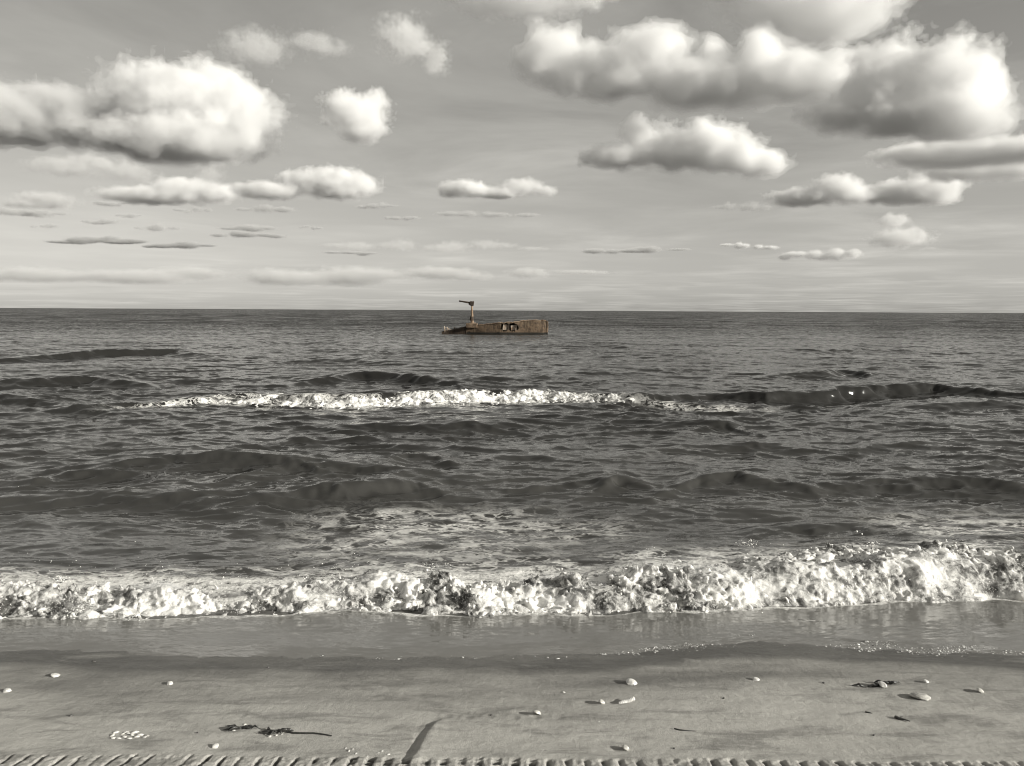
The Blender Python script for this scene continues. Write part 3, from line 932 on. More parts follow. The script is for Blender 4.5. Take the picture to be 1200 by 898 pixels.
def far_foam():
    xs_, ys_, amp, wid = CRESTS[13]
    v = 0.021
    x0, x1 = on_level(185, 470).x, on_level(905, 470).x
    X = np.arange(x0, x1, v, dtype=np.float32)
    S = np.arange(-1.15, 0.45, v, dtype=np.float32)
    Z = np.arange(-0.05, 0.62, v * 0.85, dtype=np.float32)
    yc = np.interp(X, xs_, ys_)
    X2, S2 = np.meshgrid(X, S, indexing='ij')
    Y2 = S2 + yc[:, None]
    hb = water_height(X2.ravel(), Y2.ravel(), 0 * X2.ravel() + 0.1).reshape(X2.shape)
    xa, xb, xc = on_level(215, 470).x, on_level(560, 470).x, on_level(735, 470).x
    xd = on_level(890, 470).x
    strong = 0.45 + 0.55 * sstep(xa, xb, X)
    pres = sstep(xa - 0.5, xa + 0.5, X) * (1 - sstep(xc - 0.5, xc + 0.25, X)) * strong
    right = 0.12 * sstep(xc, xc + 0.4, X) * (1 - sstep(xd - 1.2, xd, X))
    pres = np.maximum(pres, right)[:, None]
    t = pres * (0.075 * np.exp(-((S2 + 0.32) / 0.21) ** 2) + 0.02) - 0.040 + 0.030 * fbm(X2 * 2.1, Y2 * 2.1, 0 * X2, 3, 121)
    t = t - 0.10 * (1 - sstep(0.02, 0.15, pres))
    top = hb + t - 0.12 * sstep(-0.75, -1.1, S2) * 1.0 - 0.10 * sstep(0.0, 0.35, S2)
    F = np.full((len(X), len(S), len(Z)), -1.0, np.float32)
    dz = top[:, :, None] - Z[None, None, :]
    sel = np.abs(dz) < 0.24
    F[dz >= 0.24] = 1.0
    ii = np.nonzero(sel)
    x, y, z = X[ii[0]], Y2[ii[0], ii[1]], Z[ii[2]]
    k1 = np.abs(perlin(x * 5.2, y * 5.2, z * 6.0, 130)) * 1.4 - 0.40
    k2 = np.abs(perlin(x * 13.0, y * 13.0, z * 12.0, 131)) * 1.4 - 0.38
    F[ii] = dz[ii] + (0.055 * k1 + 0.045 * k2) * np.clip(pres[ii[0], 0] * 1.3, 0.2, 1.0)
    F[0], F[-1] = -1, -1
    F[:, 0], F[:, -1] = -1, -1
    F[:, :, 0], F[:, :, -1] = -1, -1
    pts, quads = iso_mesh(F, (X[0], S[0], Z[0]), (v, v, v * 0.85))
    pts[:, 1] += np.interp(pts[:, 0], X, yc).astype(np.float32)
    wh = water_height(pts[:, 0], pts[:, 1], 0 * pts[:, 0] + 0.1)
    low = pts[:, 2] < wh - 0.06
    pts[:, 1] -= 0.55 * (wh - 0.02)
    quads = quads[~low[quads].all(1)]
    used = np.unique(quads); remap = np.zeros(len(pts), np.int32); remap[used] = np.arange(len(used))
    return pts[used], remap[quads]


pts, quads = far_foam()
foam2 = mesh_object('breaker_foam', pts, quads, foam_material('breaker foam', 0.485, 0.9))
tag(foam2, 'white crest foam of the wave breaking farther out, in front of the wreck', 'foam', kind='stuff')
print('far foam quads', len(quads))
# ------------------------------------------------------------------ spray and bubbles
ICO_V = np.array(Vector((0, 0, 0)))
_t = (1 + 5 ** 0.5) / 2
ICO_V = np.array([(-1, _t, 0), (1, _t, 0), (-1, -_t, 0), (1, -_t, 0), (0, -1, _t), (0, 1, _t), (0, -1, -_t), (0, 1, -_t), (_t, 0, -1), (_t, 0, 1), (-_t, 0, -1), (-_t, 0, 1)], float)
ICO_V /= np.linalg.norm(ICO_V[0])
ICO_F = np.array([(0, 11, 5), (0, 5, 1), (0, 1, 7), (0, 7, 10), (0, 10, 11), (1, 5, 9), (5, 11, 4), (11, 10, 2), (10, 7, 6), (7, 1, 8), (3, 9, 4), (3, 4, 2), (3, 2, 6), (3, 6, 8), (3, 8, 9),
                  (4, 9, 5), (2, 4, 11), (6, 2, 10), (8, 6, 7), (9, 8, 1)])


def blobs(centres, radii, squash=None):
    n = len(centres)
    sc = np.ones((n, 1, 3)) if squash is None else squash[:, None, :]
    v = centres[:, None, :] + ICO_V[None] * radii[:, None, None] * sc
    f = ICO_F[None] + (np.arange(n) * 12)[:, None, None]
    return v.reshape(-1, 3), f.reshape(-1, 3)


def tube(path, radii, sides=7, cap=True):
    path = [Vector(p) for p in path]
    V, F = [], []
    for i, p in enumerate(path):
        t = (path[min(i + 1, len(path) - 1)] - path[max(i - 1, 0)]).normalized()
        a = t.orthogonal().normalized() if i == 0 else (a - t * a.dot(t)).normalized()
        b = t.cross(a)
        for k in range(sides):
            w = 2 * math.pi * k / sides
            V.append(p + (a * math.cos(w) + b * math.sin(w)) * radii[i])
    for i in range(len(path) - 1):
        for k in range(sides):
            k2 = (k + 1) % sides
            F.append((i * sides + k, i * sides + k2, (i + 1) * sides + k2, (i + 1) * sides + k))
    if cap:
        F.append(tuple(range(sides))[::-1])
        F.append(tuple(range((len(path) - 1) * sides, len(path) * sides)))
    return [tuple(v) for v in V], F


def join(parts):
    V, F = [], []
    for v, f in parts:
        o = len(V)
        V.extend([tuple(map(float, q)) for q in v])
        F.extend([tuple(int(i) + o for i in q) for q in f])
    return V, F


def droplet_material():
    n = Nodes('spray drops')
    p = n.new('ShaderNodeBsdfPrincipled', Base_Color=grey(0.82, 0.5), Roughness=0.25, IOR=1.333)
    return n.surface(p.outputs[0])


M_DROP = droplet_material()
OCT_V = np.array([(1, 0, 0), (-1, 0, 0), (0, 1, 0), (0, -1, 0), (0, 0, 1), (0, 0, -1)], float)
OCT_F = np.array([(0, 2, 4), (2, 1, 4), (1, 3, 4), (3, 0, 4), (2, 0, 5), (1, 2, 5), (3, 1, 5), (0, 3, 5)])
bursts = rng.uniform(-3.6, 3.6, 120)
nb = 9000
bi = rng.integers(0, 120, nb)
bsz = np.exp(rng.normal(-0.3, 0.6, 120))
bx_ = bursts[bi] + rng.normal(0, 0.055, nb) * bsz[bi]
bs = rng.normal(0.16, 0.12, 120)[bi] + rng.normal(0, 0.05, nb)
by = front_y(bx_) + bs
bz = water_height(bx_, by, 0 * bx_ + 0.02) + 0.02 + np.abs(rng.normal(0, 0.050, nb)) * bsz[bi]
br = np.exp(rng.normal(math.log(0.0017), 0.45, nb))
vv = (np.stack([bx_, by, bz], 1)[:, None, :] + OCT_V[None] * br[:, None, None]).reshape(-1, 3)
drops = [(vv, (OCT_F[None] + (np.arange(nb) * 6)[:, None, None]).reshape(-1, 3))]
# bubbles left along the edge of the swash
nbub = 3000
pxs = np.concatenate([rng.uniform(640, 1230, nbub), rng.uniform(330, 660, 160)])
pys = np.concatenate([rng.uniform(0, 1, nbub) ** 1.6, rng.uniform(0, 1, 160)])
cen = []
for a, b in zip(pxs, pys):
    g = on_sand(a, 770)
    e = float(edge_y(np.array([g.x]))[0])
    back = (0.05 + 0.22 * min(1, max(0, (a - 640) / 400))) if a > 640 else 0.10
    yy = e + 0.03 + back * b
    if perlin(np.array([g.x * 3.0]), np.array([yy * 5.0]), np.array([0.0]), 150)[0] < -0.12 + 0.15 * b:
        continue
    cen.append((g.x, yy))
cen = np.array(cen)
bz2 = water_height(cen[:, 0], cen[:, 1], 0 * cen[:, 0] + 0.01)
rr = np.exp(rng.normal(math.log(0.0018), 0.55, len(cen)))
bub = blobs(np.stack([cen[:, 0], cen[:, 1], bz2], 1), rr, np.stack([rng.uniform(1.0, 2.0, len(cen)), np.ones(len(cen)), np.full(len(cen), 0.75)], 1))
swash_bubbles = mesh_object('swash_bubbles', bub[0], bub[1], foam_material('bubble froth', 0.50, 3.0))
tag(swash_bubbles, 'tiny white bubbles stranded along the edge of the swash', 'bubbles', kind='stuff')


# thrown-up tongues of water
def tongue(px, py0, pts_px, r0):
    base = on_level(px, py0, 0.08)
    P, Rr = [], []
    for i, (a, b) in enumerate(pts_px):
        d = cam_ray(a, b)
        k = base.y / d.y
        P.append(Vector((0, 0, EYE)) + d * k + Vector((0, 0.015 * math.sin(i * 1.7), 0)))
        Rr.append(r0 * (1.0 - 0.55 * i / (len(pts_px) - 1)) * random.uniform(0.8, 1.25))
    # rounded: points between the given ones along a smooth curve
    Q, Rq = [], []
    for i in range(len(P) - 1):
        a, b, c, d = P[max(i - 1, 0)], P[i], P[i + 1], P[min(i + 2, len(P) - 1)]
        for k in range(5):
            t = k / 5
            Q.append(0.5 * (2 * b + (c - a) * t + (2 * a - 5 * b + 4 * c - d) * t * t + (3 * b - a - 3 * c + d) * t ** 3))
            Rq.append((Rr[i] * (1 - t) + Rr[i + 1] * t) * random.uniform(0.82, 1.2))
    Q.append(P[-1]); Rq.append(Rr[-1] * 0.6)
    return tube(Q, Rq, 8)


TONGUES = [tongue(62, 705, [(64, 718), (65, 704), (63, 692), (66, 684)], 0.038),
           tongue(1024, 668, [(1024, 660), (1024, 650), (1022, 643)], 0.010),
           tongue(864, 700, [(863, 702), (864, 693), (863, 685)], 0.009),
           tongue(743, 690, [(743, 694), (743, 688), (744, 684)], 0.009),
           tongue(167, 700, [(163, 708), (166, 698), (165, 690)], 0.026),
           tongue(226, 705, [(224, 712), (227, 698), (226, 690)], 0.034),
           tongue(106, 712, [(104, 716), (107, 708), (106, 702)], 0.022),
           tongue(757, 667, [(757, 672), (758, 668), (757, 664)], 0.010),
           tongue(25, 690, [(25, 690), (25, 684), (24, 679)], 0.006)]
r9 = random.Random(99)
for k in range(34):                                   # small torn shreds along the crest of the foam
    x = r9.uniform(-3.4, 3.4)
    y = float(front_y(np.array([x]))[0]) + r9.uniform(0.02, 0.45)
    z = float(water_height(np.array([x]), np.array([y]), np.array([0.02]))[0]) + r9.uniform(0.0, 0.03)
    L = r9.uniform(0.02, 0.05); a = r9.uniform(-0.9, 0.9); b = r9.uniform(-0.5, 0.5); c = r9.uniform(0.003, 0.008)
    TONGUES.append(tube([(x, y, z), (x + 0.25 * L * a, y + 0.2 * L * b, z + 0.45 * L), (x + 0.75 * L * a, y + 0.5 * L * b, z + 0.8 * L), (x + 1.2 * L * a, y + L * b, z + 0.85 * L)], [c * 1.6, c, c * 0.7, c * 0.4], 6))
for bpx, bpy_, bd, bn, bw in ((68, 682, 4.95, 90, 14), (1022, 640, 5.75, 60, 10), (880, 640, 5.8, 60, 16), (165, 694, 4.95, 40, 8), (228, 692, 4.95, 50, 9), (760, 668, 5.2, 40, 8), (505, 668, 5.2, 50, 16)):
    for k in range(bn):                               # bursts of thrown drops
        d = cam_ray(bpx + r9.gauss(0, bw * 0.5), bpy_ + abs(r9.gauss(0, bw * 0.5)) - 0.5 * bw)
        drops.append(blobs(np.array([Vector((0, 0, EYE)) + d * ((bd + r9.gauss(0, 0.03)) / d.y)]), np.array([math.exp(r9.gauss(math.log(0.0026), 0.45))])))
for px, py, d0 in ((1004, 623, 6.0), (1010, 626, 6.0), (1007, 634, 6.0), (1030, 632, 6.0), (1032, 635, 6.0), (1005, 661, 5.6), (880, 634, 6.0), (872, 638, 6.0), (884, 640, 6.0), (85, 681, 5.0), (92, 680, 5.0)):
    d = cam_ray(px, py)
    drops.append(blobs(np.array([Vector((0, 0, EYE)) + d * (d0 / d.y)]), np.array([random.uniform(0.006, 0.010)])))
v, f = join(drops + TONGUES)
spray = mesh_object('sea_spray', v, f, M_DROP)
tag(spray, 'drops and thrown-up tongues of spray over the shore wave', 'spray', kind='stuff')

# ------------------------------------------------------------------ the wreck
def rust_material(name, base, dark, pale, weed=True):
    n = Nodes(name)
    tc = n.new('ShaderNodeTexCoord').outputs['Object']
    a = n.noise(n.mapping(tc, (1.0, 1.0, 1.0)), 2.4, 6.0, 0.65, 0.4)
    b = n.noise(n.mapping(tc, (3.0, 3.0, 0.5)), 3.0, 5.0, 0.6)
    c = n.noise(tc, 18.0, 4.0, 0.7)
    col = n.mix(n.ramp(a, 0.35, 0.65), dark, base)
    col = n.mix(n.math('MULTIPLY', n.ramp(b, 0.50, 0.70), 0.7), col, pale)
    col = n.mix(n.math('MULTIPLY', n.ramp(n.noise(tc, 5.5, 4.0, 0.65), 0.50, 0.64), 0.75), col, dark)
    if weed:
        z = n.new('ShaderNodeSeparateXYZ', Vector=n.new('ShaderNodeNewGeometry').outputs['Position']).outputs['Z']
        zz = n.math('ADD', z, n.math('MULTIPLY', a, -0.25))
        col = n.mix(n.ramp(zz, 0.0, 0.16, 1.0, 0.0), col, (0.012, 0.011, 0.008, 1))
    bump = n.new('ShaderNodeBump', Strength=0.8, Distance=0.03, Height=n.math('ADD', a, c))
    p = n.new('ShaderNodeBsdfPrincipled', Base_Color=col, Roughness=0.85, Normal=bump.outputs[0])
    return n.surface(p.outputs[0])


M_RUST = rust_material('rusty hull steel', (0.165, 0.112, 0.070, 1), (0.062, 0.042, 0.027, 1), (0.25, 0.19, 0.13, 1))
M_RUSTD = rust_material('dark rusty iron', (0.050, 0.032, 0.020, 1), (0.020, 0.014, 0.010, 1), (0.10, 0.07, 0.045, 1), False)
M_PALE = rust_material('flaking pale paint', (0.62, 0.56, 0.48, 1), (0.25, 0.17, 0.11, 1), (0.74, 0.70, 0.63, 1), False)
M_MAST = rust_material('weathered mast steel', (0.34, 0.25, 0.175, 1), (0.13, 0.075, 0.04, 1), (0.45, 0.38, 0.30, 1), False)

WK = on_level(581, 392.3)
KW = WK.y / FPX                                   # metres for one pixel of the photograph at the wreck
wreck = bpy.data.objects.new('shipwreck', None)
scn.collection.objects.link(wreck)
wreck.location = (WK.x, WK.y, 0.0)
tag(wreck, 'rusty half-sunken boat wreck with a pole on deck, alone in the sea', 'wreck')


def wx(px):
    return (px - 581.0) * KW


def wz(py):
    return (392.3 - py) * KW


TOPX = [wx(p) for p in (518, 530, 540, 547, 547.6, 560, 572, 585, 600, 609, 612, 625, 640)]
TOPZ = [wz(p) for p in (389.6, 387.5, 385.0, 383.2, 380.8, 381.4, 380.4, 378.6, 377.8, 376.8, 376.0, 375.4, 375.8)]


def top_z(x):
    return float(np.interp(x, TOPX, TOPZ))


def half_beam(x):
    a = (x - wx(518)) / (wx(640) - wx(518))
    return 1.25 * min(1.0, 0.16 + 1.5 * a) * (1.0 if a < 0.97 else 0.97)


# near side plating with two torn openings
nx, nz = 150, 26
sx0, sx1 = wx(547.8), wx(639.3)
H1, H2 = (wx(591.8), wz(383.0)), (wx(600.6), wz(383.0))
V, F = [], []
for i in range(nx + 1):
    x = sx0 + (sx1 - sx0) * i / nx
    for j in range(nz + 1):
        t = j / nz
        zt = top_z(x) + 0.02 * math.sin(x * 9) * (0.5 + 0.5 * math.sin(x * 2.3)) + 0.05 * float(perlin(x * 3.1, 0.0, 0.0, 165)[()])
        z = -0.55 + (zt + 0.55) * t
        bulge = 0.10 * (1 - t) ** 2 + 0.02 * math.sin(x * 3.1 + t * 2)
        V.append((x, -half_beam(x) + bulge, z))
hx = np.array([v[0] for v in V]); hz = np.array([v[2] for v in V])
jag = 0.30 * perlin(hx * 5.0, hz * 5.0, 0 * hx, 160) + 0.18 * perlin(hx * 13.0, hz * 13.0, 0 * hx, 161)
hole = np.minimum(np.sqrt(((hx - H1[0]) / 0.36) ** 2 + ((hz - H1[1]) / 0.36) ** 2), np.sqrt(((hx - H2[0]) / 0.46) ** 2 + ((hz - H2[1]) / 0.35) ** 2)) + jag < 1.0
for i in range(nx):
    for j in range(nz):
        q = (i * (nz + 1) + j, (i + 1) * (nz + 1) + j, (i + 1) * (nz + 1) + j + 1, i * (nz + 1) + j + 1)
        if all(hole[k] for k in q):
            continue
        F.append(q)
side = mesh_object('side_plating', V, F, M_RUST, wreck, smooth=False)
side.modifiers.new('thickness', 'SOLIDIFY').thickness = 0.035
tag(side, 'rusty side plating torn open in two places')

# the rest of the hull: bottom, far side, deck, transom and the awash bow
V, F = [], []
st = np.concatenate([np.linspace(wx(518), wx(547.4), 16), np.linspace(wx(547.7), wx(639.3), 44)])
prof = 9
for x in st:
    hb, zt = half_beam(x), top_z(x)
    full = x > wx(547.5)
    near_top = (-hb + 0.05, zt - 0.10) if full else (-hb, zt)
    ring = [near_top, (-hb * 0.5, zt - (0.06 if full else -0.05)), (0, zt - (0.04 if full else -0.07)), (hb * 0.5, zt - (0.06 if full else -0.05)), (hb, zt),
            (hb * 0.98, 0.0), (hb * 0.8, -0.55), (0, -0.7), (-hb + 0.14, -0.54)]
    if not full:
        ring[-1] = (-hb * 0.9, -0.54)
    for (y, z) in ring:
        V.append((x, y + 0.03 * math.sin(x * 5 + z * 3), z + 0.015 * math.sin(x * 11 + y * 4)))
for i in range(len(st) - 1):
    opened = wx(587) < st[i] < wx(606)
    for k in range(prof):
        k2 = (k + 1) % prof
        if k == prof - 1 and st[i] > wx(547.5):
            continue                       # the near side is the plating above
        if opened and k in (0, 1):
            continue                       # gap added in the deck to let sunlight in behind the openings
        F.append((i * prof + k, i * prof + k2, (i + 1) * prof + k2, (i + 1) * prof + k))
F.append(tuple(range(prof))); F.append(tuple(range((len(st) - 1) * prof, len(st) * prof))[::-1])
cut = 15 * prof
hull = mesh_object('hull', V, [q for q in F if max(q) >= cut + prof], M_RUST, wreck, smooth=False)
bow = mesh_object('bow', V[:cut + prof], [q for q in F if max(q) < cut + prof], M_RUSTD, wreck, smooth=False)
tag(bow, 'dark bow lying awash')


def box(c, s, rot=0.0):
    x, y, z = s[0] / 2, s[1] / 2, s[2] / 2
    m = Matrix.Rotation(rot, 3, 'Y')
    v = [Vector(c) + m @ Vector((a * x, b * y, d * z)) for a in (-1, 1) for b in (-1, 1) for d in (-1, 1)]
    f = [(0, 1, 3, 2), (4, 6, 7, 5), (0, 4, 5, 1), (2, 3, 7, 6), (0, 2, 6, 4), (1, 5, 7, 3)]
    return [tuple(q) for q in v], f


def wpart(name, shapes, mat, parent=None, smooth=False, bevel=0.0):
    v, f = join(shapes)
    o = mesh_object(name, v, f, mat, wreck if parent is None else parent, smooth)
    if bevel:
        b = o.modifiers.new('bevel', 'BEVEL'); b.width = bevel; b.segments = 2
    return o


wpart('inner_plate', [box((H1[0] + 0.02, -half_beam(wx(592)) + 0.15, H1[1] - 0.02), (0.34, 0.04, 0.42), 0.15)], M_PALE)
wpart('inner_plate', [box((H2[0] + 0.10, -half_beam(wx(600)) + 0.15, H2[1] - 0.05), (0.44, 0.04, 0.36), -0.1)], M_PALE)
wpart('frame_rib', [box((wx(596.0), -half_beam(wx(596)) + 0.09, wz(384)), (0.12, 0.06, 0.75))], M_RUSTD)
wpart('frame_rib', [box((wx(603.2), -half_beam(wx(603)) + 0.09, wz(383.6)), (0.06, 0.06, 0.70), 0.12)], M_RUSTD)
# bent rail along the near edge of the deck
rail = []
for i in range(48):
    x = wx(561) + (wx(639) - wx(561)) * i / 47
    rail.append((x, -half_beam(x) - 0.01, top_z(x) + 0.035 + 0.012 * math.sin(i * 1.3) - (0.05 if i in (17, 18, 24) else 0)))
wpart('gunwale', [tube(rail, [0.036] * 48, 6)], M_MAST, smooth=True)
wpart('transom', [box((wx(640.2), -0.02, 0.28), (0.14, 2.26, 1.58), 0.03)], M_RUST, bevel=0.04)
# iron ring hanging on the stern
ringp = [(wx(641.4), -0.75 + 0.10 * math.cos(a), wz(384) + 0.15 * math.sin(a)) for a in np.linspace(0, 2 * math.pi, 17)]
wpart('mooring_ring', [tube(ringp, [0.030] * 17, 6, False)], M_MAST, smooth=True)
wpart('bracket', [box((wx(641.0), -0.75, wz(381)), (0.16, 0.22, 0.12))], M_RUSTD)
# low deckhouse stub and the mast that stands on it
dh = wpart('deck_coaming', [box((wx(553.4), -0.35, wz(381.6)), (0.86, 1.1, 0.34)), box((wx(550.4), -0.30, wz(380.2)), (0.42, 0.8, 0.12), 0.08)], M_RUST, bevel=0.03)
mx_ = wx(553.2)
zb, zt = wz(380.0), wz(357.8)
mast = wpart('mast', [tube([(mx_ + 0.03, -0.35, zb), (mx_ + 0.03, -0.35, zb + 0.55), (mx_ + 0.01, -0.35, zb + 1.0), (mx_, -0.35, zt)], [0.13, 0.095, 0.078, 0.070], 12)], M_MAST, smooth=True)
tag(mast, 'pale rusting pole')
wpart('collar', [tube([(mx_ + 0.0, -0.36, wz(376.0)), (mx_ - 0.01, -0.36, wz(371.2))], [0.165, 0.135], 10)], M_RUSTD, mast)
wpart('foot_flange', [tube([(mx_ + 0.06, -0.35, wz(380.6)), (mx_ + 0.06, -0.35, wz(378.4))], [0.30, 0.24], 12)], M_MAST, mast)
head = wpart('mast_head', [box((wx(553.3), -0.35, wz(356.2)), (0.30, 0.28, 0.33), 0.1), box((wx(551.6), -0.35, wz(357.6)), (0.26, 0.2, 0.13), 0.5), box((wx(554.6), -0.35, wz(354.6)), (0.16, 0.22, 0.12), -0.2)], M_RUSTD, mast, bevel=0.02)
boom = wpart('boom', [tube([(wx(538.4), -0.35, wz(353.5)), (wx(541), -0.35, wz(353.8)), (wx(547), -0.35, wz(354.8)), (wx(553), -0.35, wz(355.8))], [0.055, 0.058, 0.068, 0.085], 9)], M_RUSTD, mast, smooth=True)
# bent stanchions and scrap on the awash bow
for a, y0, b, y1, r in ((521.6, 390, 521.0, 382.6, 0.045), (524.0, 389.5, 524.6, 383.6, 0.03), (527.0, 389, 525.2, 385.2, 0.03), (533.4, 388, 533.0, 384.0, 0.055), (535.0, 387.6, 535.6, 384.8, 0.04)):
    wpart('stanchion', [tube([(wx(a), -0.22, wz(y0)), (wx(a * 0.6 + b * 0.4), -0.22, wz(y0 * 0.4 + y1 * 0.6)), (wx(b), -0.2, wz(y1))], [r, r, r * 0.8], 7)], M_PALE if a < 528 else M_RUSTD, smooth=True)
wpart('bow_rail', [tube([(wx(521.2), -0.22, wz(383.4)), (wx(523.4), -0.22, wz(384.6)), (wx(527.6), -0.22, wz(386.2)), (wx(531), -0.22, wz(387.0))], [0.022] * 4, 6)], M_PALE, smooth=True)
wpart('deck_beam', [box((wx(540), -0.28, wz(386.0)), (0.85, 0.10, 0.12), -0.11)], M_RUSTD)

# ------------------------------------------------------------------ finds on the sand
def shell_material(name, a, b, c, ribs=16.0):
    n = Nodes(name)
    tc = n.new('ShaderNodeTexCoord').outputs['Object']
    f = n.noise(tc, 120.0, 4.0, 0.6)
    ln = n.new('ShaderNodeVectorMath', {'operation': 'LENGTH'})
    n.put(ln, 0, tc)
    g = n.noise(n.mapping(tc, (30, 30, 30)), 1.0, 3.0)
    rings = n.math('SINE', n.math('ADD', n.math('MULTIPLY', ln.outputs['Value'], 900.0), n.math('MULTIPLY', g, 7.0)))
    col = n.mix(n.ramp(f, 0.35, 0.65), a, b)
    col = n.mix(n.math('MULTIPLY', n.ramp(rings, 0.2, 1.0), 0.45), col, c)
    bump = n.new('ShaderNodeBump', Strength=0.4, Distance=0.001, Height=n.math('ADD', f, rings))
    p = n.new('ShaderNodeBsdfPrincipled', Base_Color=col, Roughness=0.42, Normal=bump.outputs[0])
    return n.surface(p.outputs[0])


M_SH_W = shell_material('white shell', grey(0.72, 0.6), grey(0.58, 0.7), grey(0.42))
M_SH_G = shell_material('grey banded shell', grey(0.50), grey(0.36), grey(0.22))
M_SH_C = shell_material('cream shell', grey(0.66), grey(0.55), grey(0.40))


def dark_material(name, a, b, rough):
    n = Nodes(name)
    tc = n.new('ShaderNodeTexCoord').outputs['Object']
    col = n.mix(n.ramp(n.noise(tc, 90.0, 4.0), 0.35, 0.65), a, b)
    bump = n.new('ShaderNodeBump', Strength=0.5, Distance=0.002, Height=n.noise(tc, 160.0, 4.0))
    p = n.new('ShaderNodeBsdfPrincipled', Base_Color=col, Roughness=rough, Normal=bump.outputs[0])
    return n.surface(p.outputs[0])


M_TWIG = dark_material('waterlogged wood', grey(0.030), grey(0.070), 0.7)
M_WEED = dark_material('dark seaweed', grey(0.018), grey(0.045), 0.35)
M_STONE = dark_material('dark pebble', grey(0.05), grey(0.12), 0.5)


def valve(width, length, height, ribs, seed):
    """One half of a bivalve: a ribbed fan with its beak at the hinge, a thin shell with an inner face."""
    height = height * 0.68
    nu, nv = 11, 30
    outer, inner = [], []
    for i in range(nu + 1):
        u = i / nu
        for j in range(nv + 1):
            a = (j / nv - 0.5) * 2.0
            th = a * 1.42
            rim = (math.cos(th * 0.62) ** 0.8) * (1 + 0.012 * math.sin(ribs * th * 2))
            x = width * 0.5 * u * math.sin(th) * (1.12 if a > 0 else 1.0) * rim * 1.05
            y = length * (u * math.cos(th * 0.86) * rim) - length * 0.45
            h = height * (math.sin(math.pi * min(1, 0.12 + 0.86 * (1 - u) ** 0.75)) ** 0.75 if u > 0 else 0.32) * (1 - 0.55 * abs(a) ** 2.4)
            h = height * max(0.0, (1 - u ** 2.1)) ** 0.6 * (1 - 0.8 * abs(a) ** 3) * (0.55 + 0.45 * min(1, u * 3.2))
            h += 0.03 * height * math.cos(ribs * th * 2) * u
            outer.append((x, y, h + 0.0012)); inner.append((x * 0.97, y * 0.97, h * 0.90 - 0.0008))
    V = outer + inner
    o = len(outer)
    F = []
    for i in range(nu):
        for j in range(nv):
            q = (i * (nv + 1) + j, i * (nv + 1) + j + 1, (i + 1) * (nv + 1) + j + 1, (i + 1) * (nv + 1) + j)
            F.append(q); F.append(tuple(k + o for k in q[::-1]))
    for j in range(nv):
        F.append((nu * (nv + 1) + j, nu * (nv + 1) + j + 1, nu * (nv + 1) + j + 1 + o, nu * (nv + 1) + j + o))
    for i in range(nu):
        F.append((i * (nv + 1), (i + 1) * (nv + 1), (i + 1) * (nv + 1) + o, i * (nv + 1) + o))
        F.append(((i + 1) * (nv + 1) + nv, i * (nv + 1) + nv, i * (nv + 1) + nv + o, (i + 1) * (nv + 1) + nv + o))
    return V, F


def flake(size, seed, long=1.6):
    """A broken piece of shell: a small curved plate with a jagged outline."""
    r_ = random.Random(seed)
    n = 9
    rim = []
    for k in range(n):
        a = 2 * math.pi * k / n
        r = size * r_.uniform(0.65, 1.1)
        rim.append((r * math.cos(a) * long * 0.6, r * math.sin(a) * 0.6))
    V, F = [], []
    for f_, dz in ((1.0, 0.0), (0.55, 0.18 * size)):
        for x, y in rim:
            V.append((x * f_, y * f_, dz + 0.15 * size * (1 - f_)))
    V.append((0, 0, 0.32 * size))
    for x, y in rim:
        V.append((x, y, -0.12 * size))
    for k in range(n):
        k2 = (k + 1) % n
        F += [(k, k2, n + k2, n + k), (n + k, n + k2, 2 * n), (2 * n + 1 + k, 2 * n + 1 + k2, k2, k)]
    F.append(tuple(2 * n + 1 + k for k in range(n))[::-1])
    return V, F


def stone(size, seed):
    r_ = random.Random(seed)
    V = []
    mids = {}
    base = [Vector(v) for v in ICO_V]
    F = []

    def mid(a, b):
        k = (min(a, b), max(a, b))
        if k not in mids:
            mids[k] = len(base)
            base.append(((base[a] + base[b]) / 2).normalized())
        return mids[k]
    for a, b, c in ICO_F:
        ab, bc, ca = mid(a, b), mid(b, c), mid(c, a)
        F += [(a, ab, ca), (b, bc, ab), (c, ca, bc), (ab, bc, ca)]
    ph = [r_.uniform(0, 6) for _ in range(3)]
    for v in base:
        k = 1 + 0.16 * math.sin(3 * v.x + ph[0]) + 0.12 * math.sin(4 * v.y + ph[1])
        V.append((v.x * size * k, v.y * size * 0.8 * k, v.z * size * 0.6 * k))
    return V, F


def ground_z(x, y):
    return float(sand_height(np.array([x], float), np.array([y], float))[0])


def lay(name, shape, mat, px, py, label, category, rot=(0, 0, 0), lift=0.0, group=None, smooth=True):
    p = on_sand(px, py)
    o = mesh_object(name, shape[0], shape[1], mat, smooth=smooth)
    o.location = (p.x, p.y, ground_z(p.x, p.y) + lift - (0.003 if 'shell' in name else 0.0))
    o.rotation_euler = [R(a) for a in rot]
    return tag(o, label, category, group)


